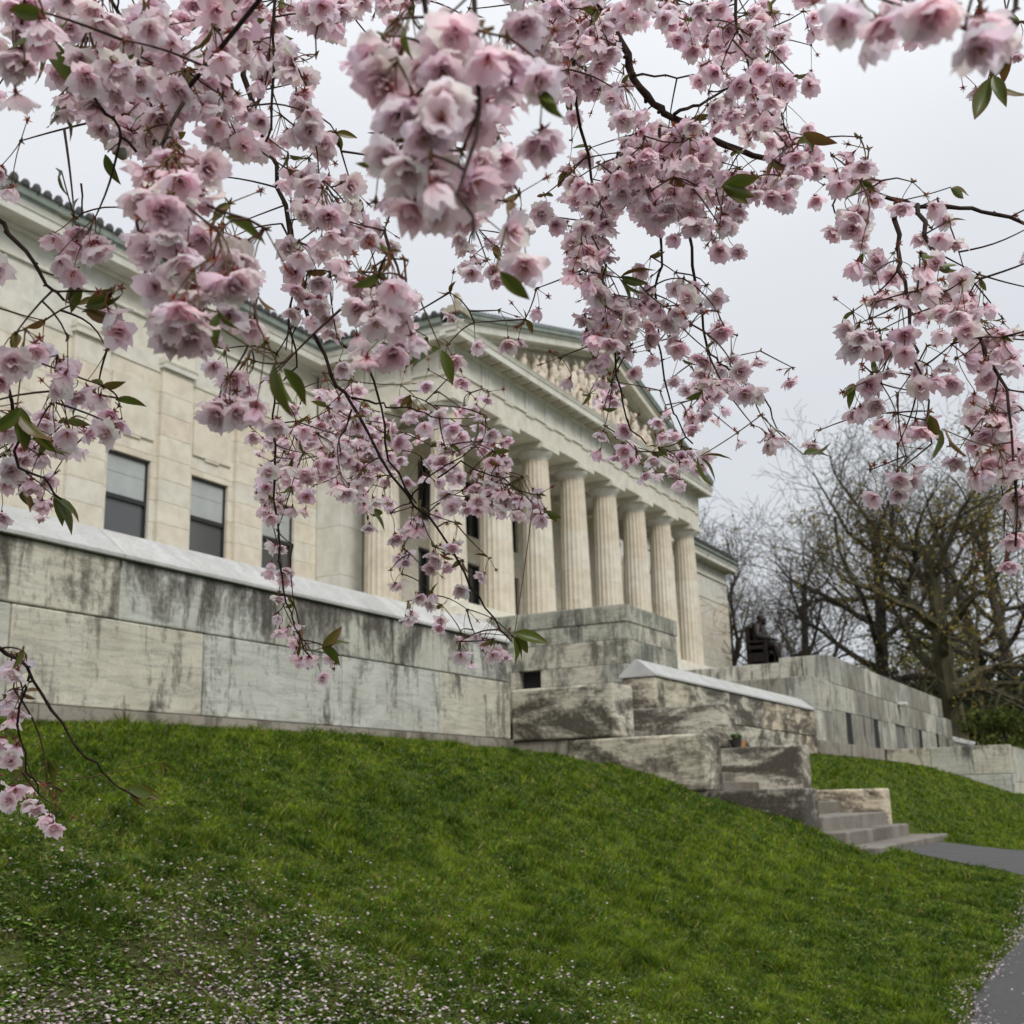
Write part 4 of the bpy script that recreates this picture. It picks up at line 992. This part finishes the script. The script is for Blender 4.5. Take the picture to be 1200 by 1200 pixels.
# margins outside the frame
for k in range(260):
    fl.append((rf.uniform(-260,1350),rf.uniform(-170,-5),rf.uniform(32,50)))
for k in range(90): fl.append((rf.uniform(-200,-5),rf.uniform(0,640),rf.uniform(30,46)))
for k in range(50): fl.append((rf.uniform(1205,1350),rf.uniform(230,560),rf.uniform(30,38)))
fl=np.array(fl); depth=FD/fl[:,2]*rf.uniform(.93,1.07,len(fl))
P3=np.array([at(x,y,d) for (x,y,_),d in zip(fl,depth)])
print('flowers',len(fl))

# ---- flower templates -------------------------------------------------
def petal(L,W,th0,th1,az,rn,c0,c1,nu=4,nv=3):
    V=[];C=[]
    for i in range(nu+1):
        u=i/nu; rr=0;zz=0
        # integrate curve from angle th0 to th1
        m=8
        for k in range(m):
            t=(k+.5)/m*u; th=th0+(th1-th0)*t; rr+=math.sin(th)*L*u/m; zz+=math.cos(th)*L*u/m
        w=W*(.22+.95*math.sin(PI*min(1,u*.93+.0)**.85)*.9) if u<1 else W*.40
        for j in range(nv+1):
            v=-1+2*j/nv; cup=.12*W*(1-v*v)*-1; ru=rn.normal(0,.085)*L*u
            lx=rr+.0; notch=-.13*L*(1-abs(v)) if i==nu else (.0)
            x=lx+notch; y=w*v; z=zz+cup+ru+abs(v)*W*.16*u
            V.append((x*math.cos(az)-y*math.sin(az),x*math.sin(az)+y*math.cos(az),z))
            t=min(1,u*2.6)**.6; C.append([c0[q]*(1-t)+c1[q]*t for q in range(3)])
    F=[(i*(nv+1)+j,(i+1)*(nv+1)+j,(i+1)*(nv+1)+j+1,i*(nv+1)+j+1) for i in range(nu) for j in range(nv)]
    return V,F,C
def flower(seed,open_,n1,n2):
    rn=np.random.default_rng(seed); am=[];V=[];F=[];C=[];Mi=[];
    cen=(.78,.54,.58); pale=(.90,.81,.845)
    def put(v,f,c,mi):
        o=len(V); V.extend(v);F.extend([tuple(q+o for q in t) for t in f]);C.extend(c);Mi.extend([mi]*len(f))
    for k in range(n1):
        t=rn.uniform(.93,1.08); put(*petal(.0220*t,.0088*t,open_*.55+rn.normal(0,.12),open_*rn.uniform(.75,1.3),2*PI*k/n1+rn.normal(0,.2),rn,cen,tuple(q*rn.uniform(.94,1.06) for q in pale)),0)
    for k in range(n2):
        t=rn.uniform(.66,.86); put(*petal(.0208*t,.0080*t,open_*.35+rn.normal(0,.12),open_*rn.uniform(.4,.95),2*PI*(k+.5)/n2+rn.normal(0,.25),rn,cen,(.86,.73,.775)),0)
    if n2>2:
      for k in range(4):
        t=rn.uniform(.58,.80); put(*petal(.0200*t,.0085*t,open_*.15+rn.normal(0,.15),open_*rn.uniform(.2,.6),2*PI*(k+.3)/4+rn.normal(0,.35),rn,cen,(.83,.67,.725)),0)
    for k in range(9):          # stamens
        az=rn.uniform(0,2*PI); th=rn.uniform(.05,.55); L=rn.uniform(.006,.0095); d=np.array([math.sin(th)*math.cos(az),math.sin(th)*math.sin(az),math.cos(th)]); p=np.array([-math.sin(az),math.cos(az),0])*.00035
        t=d*L; put([tuple(-p),tuple(p),tuple(t+p*.8),tuple(t-p*.8)],[(0,1,2,3)],[(.45,.12,.14)]*4,1)
        e=.0007; put([tuple(t-p*2.4),tuple(t+p*2.4),tuple(t+p*2.4+d*.0013),tuple(t-p*2.4+d*.0013)],[(0,1,2,3)],[(.55,.36,.12)]*4,1)
    for k in range(5):          # calyx
        az=2*PI*k/5+.3; a=np.array([math.cos(az),math.sin(az),0]); b=np.array([-math.sin(az),math.cos(az),0])
        put([tuple(a*.0014-b*.0016+np.array([0,0,-.0008])),tuple(a*.0014+b*.0016+np.array([0,0,-.0008])),tuple(a*.0075+np.array([0,0,-.0020])),tuple(a*.0045-b*.0014+np.array([0,0,-.0013]))],[(0,1,2,3)],[(.20,.050,.045)]*4,1)
    vs=[];
    for z,r in ((0,.0017),(-.003,.0016),(-.0062,.0007)):
        for j in range(5): vs.append((r*math.cos(2*PI*j/5),r*math.sin(2*PI*j/5),z))
    put(vs,[(i*5+j,i*5+(j+1)%5,(i+1)*5+(j+1)%5,(i+1)*5+j) for i in range(2) for j in range(5)],[(.19,.05,.045)]*15,1)
    return np.array(V),np.array(F),np.array(C),np.array(Mi)
TEMPL=[flower(1,1.45,5,4),flower(2,1.25,6,4),flower(3,1.6,5,3),flower(4,1.0,5,4),flower(5,1.35,5,6),flower(6,.75,5,2),flower(7,1.7,5,4),flower(8,1.2,5,0)]
def starflower(seed):
    rn=np.random.default_rng(seed); V=[];F=[];C=[]
    def put(v,f,c):
        o=len(V); V.extend(v);F.extend([tuple(q+o for q in t) for t in f]);C.extend(c)
    for k in range(5):
        az=2*PI*k/5; a=np.array([math.cos(az),math.sin(az),0]); b=np.array([-math.sin(az),math.cos(az),0]); z=rn.uniform(-.001,.003)
        put([tuple(a*.001-b*.0014),tuple(a*.001+b*.0014),tuple(a*.0085+np.array([0,0,z])),tuple(a*.004-b*.002)],[(0,1,2,3)],[(.27,.085,.05)]*4)
    for k in range(8):
        az=rn.uniform(0,2*PI); th=rn.uniform(.1,.6); L=rn.uniform(.006,.010); d=np.array([math.sin(th)*math.cos(az),math.sin(th)*math.sin(az),math.cos(th)]); p=np.array([-math.sin(az),math.cos(az),0])*.0004
        put([tuple(-p),tuple(p),tuple(d*L+p),tuple(d*L-p)],[(0,1,2,3)],[(.34,.13,.09)]*4)
    vs=[]
    for z,r in ((.001,.0019),(-.003,.0019),(-.0075,.0007)):
        for j in range(5): vs.append((r*math.cos(2*PI*j/5),r*math.sin(2*PI*j/5),z))
    put(vs,[(i*5+j,i*5+(j+1)%5,(i+1)*5+(j+1)%5,(i+1)*5+j) for i in range(2) for j in range(5)],[(.21,.06,.04)]*15)
    V=np.array(V);F=np.array(F);return V,F,np.array(C),np.ones(len(F),int)
STARS=[starflower(11),starflower(12)]
def frame(d,roll):
    d=d/np.linalg.norm(d); r=np.array([.31,.92,.22]); x=np.cross(d,r); x/=np.linalg.norm(x); y=np.cross(d,x)
    c,s=math.cos(roll),math.sin(roll); return np.stack([x*c+y*s,-x*s+y*c,d],0)
def stem(a,b,r0,r1,col,sag=0.,k=4,seg=3,side=None):
    pts=[];
    for i in range(seg+1):
        t=i/seg; p=a*(1-t)+b*t; 
        if side is not None: p=p+side*math.sin(PI*t)
        pts.append(p)
    d=b-a; d=d/(np.linalg.norm(d)+1e-9); ref=np.array([.3,.8,.5]); x=np.cross(d,ref); x/=np.linalg.norm(x); y=np.cross(d,x)
    V=[];
    for i,p in enumerate(pts):
        r=r0+(r1-r0)*i/seg
        for j in range(k): th=2*PI*j/k; V.append(p+r*(x*math.cos(th)+y*math.sin(th)))
    F=[(i*k+j,i*k+(j+1)%k,(i+1)*k+(j+1)%k,(i+1)*k+j) for i in range(seg) for j in range(k)]
    return np.array(V),np.array(F),np.tile(np.array(col),(len(V),1)),np.ones(len(F),int)
def leaf_geo(base,d,L,rn,bronze):
    """folded pointed leaf growing from base along d"""
    d=d/np.linalg.norm(d); up=rn.normal(0,1,3); s=np.cross(d,up); s/=np.linalg.norm(s); nrm=np.cross(s,d)
    V=[];C=[];nu=7
    ga=np.array((.085,.125,.018)); br=np.array((.17,.075,.022))
    w0=L*.185
    for i in range(nu+1):
        u=i/nu; w=w0*math.sin(PI*u**.85)**.9 if 0<u<1 else (.0006 if u==0 else .0002)
        bend=-.28*L*u*u; c=base+d*L*u+nrm*bend*rn.uniform(.9,1.1)
        for v in (-1,-.5,0,.5,1):
            V.append(c+s*w*v+nrm*(abs(v)*w*.42)+nrm*rn.normal(0,.012)*w)
            t=min(1,max(0,bronze+.35*(abs(v)>.9)+.4*(u>.85)-.25*(v==0))); C.append(ga*(1-t)+br*t)
    F=[(i*5+j,(i+1)*5+j,(i+1)*5+j+1,i*5+j+1) for i in range(nu) for j in range(4)]
    return np.array(V),np.array(F),np.array(C),0
UP=np.array([0,0,1.]); 
ct=thing('cherry_tree',(-1.9,1.2,float(ground(-1.9,1.2))),'blossoming weeping cherry tree whose pink flowered branches hang across the top of the view','tree')
# ---- limbs and branches ----------------------------------------------
brn=[] # (pts3d, radii)
def pix(pl,d0,d1=None): 
    d1=d1 or d0; n=len(pl); return [at(x,y,d0+(d1-d0)*i/(n-1)) for i,(x,y) in enumerate(pl)]
trunk_base=np.array([-1.9,1.2,float(ground(-1.9,1.2))-.1])
tb=MB(); crotch=np.array([-1.7,1.1,.75])
tb.tube([trunk_base,trunk_base+np.array([.02,0,.25]),trunk_base+np.array([.06,-.02,1.1]),crotch],[.27,.21,.17,.16],14)
limbs=[[crotch,np.array([-1.1,1.3,1.7]),at(-330,-330,1.7),at(60,-300,1.9),at(480,-230,2.05),at(760,-150,2.2)],
       [crotch,np.array([-.8,.3,2.0]),at(700,-800,1.6),at(1000,-330,1.9),at(1300,-120,2.1),at(1480,60,2.2)],
       [crotch,np.array([-1.3,1.7,1.4]),at(-520,-60,1.5),at(-420,350,1.6),at(-260,640,1.7)]]
for L,r in zip(limbs,([.13,.085,.05,.03,.018,.007],[.12,.075,.045,.028,.015,.006],[.09,.045,.025,.014,.006])): tb.tube(L,r,9)
tb.build('trunk',m_cbark,ct,smooth=True)
NET=[];NETR=[]
def addnet(pts,rads,step=.02):
    for a,b,ra,rb in zip(pts,pts[1:],rads,rads[1:]):
        n=max(1,int(np.linalg.norm(b-a)/step)); 
        for k in range(n): NET.append(a+(b-a)*k/n); NETR.append(ra+(rb-ra)*k/n)
    NET.append(pts[-1]); NETR.append(rads[-1])
for L,r in zip(limbs,([.13,.085,.05,.03,.018,.007],[.12,.075,.045,.028,.015,.006],[.09,.045,.025,.014,.006])): addnet([np.array(p) for p in L[2:]],r[2:],.04)
BR=[([(215,-180),(250,0),(268,45),(285,88),(312,170),(335,240),(352,330),(362,375),(372,400),(388,440),(410,470),(434,512),(478,580),(512,618),(545,672),(568,712),(600,752)],1.95,2.15,.0052,.0013),
 ([(362,372),(382,382),(402,405),(432,432),(447,478),(455,540),(488,590)],1.97,2.1,.0026,.0015),
 ([(412,466),(440,473),(462,478),(490,482),(515,490)],2.0,2.05,.002,.0012),
 ([(412,480),(404,505),(399,530)],2.0,2.05,.0018,.001),
 ([(640,-190),(690,-20),(728,50),(742,92),(766,122),(788,138),(850,170),(900,186),(962,204),(1010,222),(1060,236),(1110,242),(1150,248),(1205,264),(1300,300)],2.0,2.05,.0075,.0028),
 ([(740,90),(780,88),(825,89)],2.05,2.15,.0024,.0014),([(790,134),(812,124),(838,112),(870,100)],2.0,2.1,.003,.0016),
 ([(773,150),(773,260),(776,312),(768,345)],2.0,2.05,.003,.0018),([(809,200),(811,290),(818,350),(829,408),(842,425)],2.0,2.05,.003,.0016),
 ([(842,425),(870,447),(893,462),(905,490),(925,515)],2.05,2.1,.0018,.0011),
 ([(768,345),(772,390),(776,425),(788,480),(796,495),(812,520)],2.05,2.1,.002,.0012),
 ([(700,20),(672,70),(680,150),(700,240),(706,330),(722,440),(734,490),(757,520)],1.9,2.05,.003,.0012),
 ([(1050,236),(1052,290),(1061,330),(1066,382),(1076,412),(1078,445),(1092,520)],1.75,1.6,.0036,.0012),
 ([(980,210),(976,240),(984,262)],2.0,2.0,.002,.001),([(1075,240),(1083,275),(1120,330),(1135,380),(1170,440),(1185,500),(1190,640)],1.9,1.5,.004,.0014),
 ([(45,-60),(58,52),(95,85),(115,122),(140,150),(160,178)],1.3,1.3,.0026,.0014),
 ([(112,-120),(130,0),(150,35),(162,65),(165,92),(177,120),(180,170)],1.35,1.3,.0026,.0014),
 ([(180,-100),(184,0),(190,60),(204,92),(208,115)],1.4,1.4,.002,.0012),
 ([(-180,640),(-60,720),(0,760),(32,782),(60,832),(100,888),(130,915),(162,936)],1.55,1.7,.0034,.0011),
 ([(35,790),(20,850),(30,905),(45,930)],1.6,1.7,.0018,.001),
 ([(-200,150),(-60,220),(5,262),(40,308),(62,340),(75,352)],1.35,1.35,.0034,.0016),
 ([(-200,380),(-50,410),(10,455),(20,500),(22,548),(52,560),(72,585)],1.4,1.5,.003,.0012),
 ([(310,-140),(322,0),(322,70),(318,150),(300,190)],1.5,1.5,.0026,.0014),
 ([(318,500),(322,560),(328,640),(332,690),(345,735),(366,772)],2.15,2.2,.0024,.0011),([(343,330),(338,380),(348,430),(322,460),(320,500)],2.05,2.15,.0018,.0016),
 ([(340,258),(345,300),(356,335),(348,380),(342,415)],1.95,2.0,.0018,.001),
 ([(330,262),(342,310),(342,345),(335,410)],1.97,2.0,.0018,.001),
 ([(490,-150),(500,20),(520,110),(522,150)],.9,.86,.0024,.0012),([(570,-150),(560,80),(545,200),(555,280)],.85,.72,.0022,.001),
 ([(1180,-200),(1190,10),(1170,40),(1100,20)],.85,.75,.0024,.001),
 ([(870,-120),(862,20),(872,60),(880,98)],1.9,1.95,.003,.0016),([(215,120),(180,190),(160,260),(170,330)],1.2,1.1,.0022,.0012),
 ([(885,110),(905,135),(925,158),(935,170)],1.95,1.95,.002,.001),([(480,590),(500,560),(560,520)],2.1,2.05,.0016,.001),([(513,560),(540,540),(590,560),(625,590)],2.05,1.95,.0016,.001),
 ([(95,215),(96,250),(94,280)],1.9,1.9,.0016,.001),([(600,50),(590,30),(582,60)],2.0,2.0,.0014,.001),([(450,270),(470,330),(490,345)],1.5,1.35,.002,.001)]
def wob(pts,amp,rn):
    out=[pts[0]]
    for a,b in zip(pts,pts[1:]):
        for t in (.33,.66,1.):
            p=a*(1-t)+b*t; 
            if t<1: p=p+rn.normal(0,amp,3)
            out.append(p)
    return out
rb=np.random.default_rng(4)
# join branch starts that lie above the frame to the limbs
for pl,d0,d1,r0,r1 in BR:
    pts=pix(pl,d0,d1); pts=wob(pts,.0028,rb); 
    if pl[0][1]<-50 or pl[0][0]<-100 :
        A=np.array(NET); 
        j=int(np.argmin(np.linalg.norm(A-pts[0],axis=1))); pts=[A[j],(A[j]+pts[0])/2+np.array([0,0,.03])]+pts
    n=len(pts); rads=[(r0+(r1-r0)*(i/(n-1)))*rb.uniform(.9,1.15) for i in range(n)]
    mb=MB(); mb.tube(pts,rads,7)
    for i in range(1,n-1,2):      # buds and spurs along the bark
        dd=rb.normal(0,1,3); dd/=np.linalg.norm(dd); mb.tube([pts[i],pts[i]+dd*rads[i]*1.9],[rads[i]*.9,rads[i]*.4],5)
    mb.build('branch',m_cbark,ct,smooth=True); addnet(pts,rads)
# ---- umbels -----------------------------------------------------------
un=np.ones(len(fl),bool); order=np.argsort(fl[:,1]); umb=[]
for i in order:
    if not un[i]: continue
    d=np.linalg.norm(P3-P3[i],axis=1); d[~un]=9; k=rf.integers(3,9); idx=np.argsort(d)[:k]; idx=[q for q in idx if d[q]<.068]; 
    for q in idx: un[q]=False
    m=P3[idx].mean(0); P3[idx]=m+(P3[idx]-m)*.66; ph=rf.uniform(.026,.046)
    node=m+UP*ph+rf.normal(0,.010,3); umb.append((node,idx,float(fl[idx,2].mean())))
print('umbels',len(umb))
umb.sort(key=lambda u:-u[2]*len(u[1])*(1 if -20<fl[u[1][0],0]<1220 and -20<fl[u[1][0],1] else .01))
# ---- twigs: join every umbel node to the nearest wood -------------------
tw_=AM(); nodes=[u[0] for u in umb]; A=[p for p in NET]; rem=list(range(len(nodes)))
A_=np.array(A); NN_=np.array(nodes)
def dist2(Aq,p):
    v=Aq-p; rad=np.abs(v@nF); up=np.clip(p[2]-Aq[:,2],0,None); return np.linalg.norm(v,axis=1)+1.2*up
best=np.array([dist2(A_,p).min() for p in NN_]); bi=np.array([dist2(A_,p).argmin() for p in NN_]); src=A_[bi]
left=np.ones(len(nodes),bool); drop=set()
while left.any():
    b=np.where(left,best,9e9); i=int(b.argmin()); left[i]=False; p0=src[i]; p1=NN_[i]; L=np.linalg.norm(p1-p0); n=3 if L<.08 else 6
    zz_=p1@nF; yy_=600-FPX*(p1@nU)/zz_; xx_=600+FPX*(p1@nR)/zz_
    if L>(.18 if yy_<540 or xx_>200 else .5): drop.add(i); continue
    r0=min(.0022,.0010+.006*L); side=rf.normal(0,.045*L,3)+np.array([0,0,.02*L])
    V,F,C,mi=stem(p0,p1,r0,.0009,(.06,.032,.022),seg=n,k=5,side=side); tw_.add(V,F,C*rf.uniform(.7,1.3),0)
    new=np.array([p0+(p1-p0)*t+side*math.sin(PI*t) for t in np.linspace(.3,1,max(2,int(L/.03)))])
    for q in new:
        v=q-NN_; dd_=np.linalg.norm(v,axis=1)+1.2*np.clip(NN_[:,2]-q[2],0,None); m=left&(dd_<best); best[m]=dd_[m]; src[m]=q
o=tw_.build('twigs',[m_calyx],ct,smooth=True); tag(o,kind='stuff')
umb=[u for k,u in enumerate(umb) if k not in drop]; NN_=np.array([u[0] for u in umb]); print('dropped',len(drop))
rest=AM(); 
GREEN=(.12,.14,.04)
def build_umbel(am,node,idx):
    rn=rf
    for q in idx:
        c=P3[q]; out=c-node; out=out/(np.linalg.norm(out)+1e-6)
        tocam=-c/np.linalg.norm(c); w_=rn.uniform(-.35,.7)
        d=out*.75+tocam*w_+rn.normal(0,.28,3)+np.array([0,0,-.25]); d/=np.linalg.norm(d)
        T=TEMPL[rn.integers(0,len(TEMPL))]; Rm=frame(d,rn.uniform(0,2*PI)); s=rn.uniform(.93,1.1)
        V=T[0]*s@Rm+c-d*.006; cc=T[2]*np.where(T[3].max()>=0,1,1); tint=rn.uniform(.9,1.08); pk=rn.choice([-.07,-.03,0,.03])
        C=T[2]*tint*np.array([1,1+pk,1+pk*.6]); am.add(V,T[1],C,T[3])
        e=c-d*(.006+.0062*s); am.add(*stem(node,e,.00075,.0006,(.13,.105,.045) if rn.random()<.6 else (.16,.06,.04),side=rn.normal(0,.003,3)))
    for k in range(rn.choice([0,0,0,1,1,2])):
        d=rn.normal(0,1,3)+np.array([0,0,-.4]); d/=np.linalg.norm(d); e=node+d*rn.uniform(.018,.034); am.add(*stem(node,e,.0007,.0006,(.14,.09,.045)))
        T=STARS[rn.integers(0,2)]; V=T[0]*.82@frame(d,rn.uniform(0,6))+e+d*.006; am.add(V,T[1],T[2]*rn.uniform(.7,1.25),T[3])
    # bud scales at the node
    for k in range(4):
        d=rn.normal(0,1,3); d/=np.linalg.norm(d); am.add(*stem(node-d*.001,node+d*.006,.002,.0005,(.13,.10,.03) if k%2 else (.16,.06,.03),seg=2,k=5))
n_part=0
for node,idx,s in umb:
    if n_part<96 and len(idx)>=2:
        am=AM(); build_umbel(am,node,idx); am.build('blossom_cluster',[m_petal,m_calyx],ct,smooth=True); n_part+=1
    else: build_umbel(rest,node,idx)
o=rest.build('blossoms',[m_petal,m_calyx],ct,smooth=True); tag(o,kind='stuff')
# ---- leaves -----------------------------------------------------------
LV=[(30,22,60,2,-1),(50,60,56,3,.2),(70,130,46,3,.4),(72,212,34,2,0),(112,372,50,4,.8),(88,340,34,3,0),(280,262,56,1,1),(345,432,70,1,1),(335,455,62,2,.2),(516,425,52,2,0),(500,410,44,1,0),(862,228,44,3,.9),
 (1160,110,54,3,.1),(955,165,40,3,.9),(738,332,40,4,.8),(30,490,56,4,.5),(42,512,50,3,.4),(20,580,34,2,0),(72,590,44,3,.6),(148,478,40,1,.9),(828,545,42,3,.5),(955,538,40,2,1),(1104,520,50,2,0),(1095,498,34,1,.6),
 (612,752,38,4,.7),(388,765,34,3,.8),(440,602,30,2,.8),(522,652,24,2,.9),(635,118,44,3,0),(590,330,54,1,.5),(215,95,34,2,.4),(380,20,40,2,1),(190,170,44,3,.5),(65,45,44,2,0),(255,380,44,2,.1),(130,190,40,2,.3),(680,240,28,2,.3),
 (1120,225,26,2,.6),(560,500,34,2,.2),(575,590,28,2,.1),(640,605,26,2,.9),(165,930,40,4,1),(190,900,26,2,.5),(60,900,30,2,.3),(410,495,20,2,.3),(1185,75,50,2,0),(470,40,40,2,.3),(520,35,34,2,.2),(170,30,34,2,.3),(340,190,36,3,.2),(420,240,36,2,.3),(230,610,1,0,0)]
for x,y,sz,n,dx in LV:
    if n<1: continue
    fs=size_at(x,y); 
    if x<200 and y>700: fs=30
    d=FD/fs*.97
    if sz/FPX*d>.05: d=.05*FPX/sz
    base=at(x-dx*sz*.35,y-sz*.35*(1-abs(dx)*.6),d); am=AM()
    for k in range(n):
        dr=nR*(dx+rf.normal(0,.35))-nU*(.75*(1-abs(dx))+.25+rf.normal(0,.55))+nF*rf.normal(0,.4); L=sz/FPX*d*rf.uniform(.75,1.1)
        am.add(*leaf_geo(base+rf.normal(0,.002,3),dr,L,rf,rf.choice([0,.05,.15,.5,.8],p=[.35,.2,.2,.15,.1])))
    # leaf stalk joins the nearest wood
    dd_=dist2(NN_,base); q=NN_[int(dd_.argmin())]; q2=A_[int(dist2(A_,base).argmin())]; q=q if np.linalg.norm(q-base)<np.linalg.norm(q2-base) else q2
    am.add(*stem(q,base,.0010,.0008,(.14,.10,.035),seg=4,k=5,side=np.array([0,0,-.02*np.linalg.norm(q-base)])),)
    am.Mi[-1]=np.zeros(len(am.F[-1]),int); am.build('leaf_cluster',[m_leaf],ct,smooth=True)
lr=AM()
for node,idx,s in umb:
    if rf.random()<.36:
        for k in range(rf.integers(1,4)):
            d=rf.normal(0,1,3)+np.array([0,0,-.3]); lr.add(*leaf_geo(node,d,rf.uniform(.014,.034),rf,rf.choice([0,.15,.5,.9])))
o=lr.build('young_leaves',[m_leaf],ct,smooth=True); tag(o,kind='stuff')
print('objects',len(bpy.data.objects))
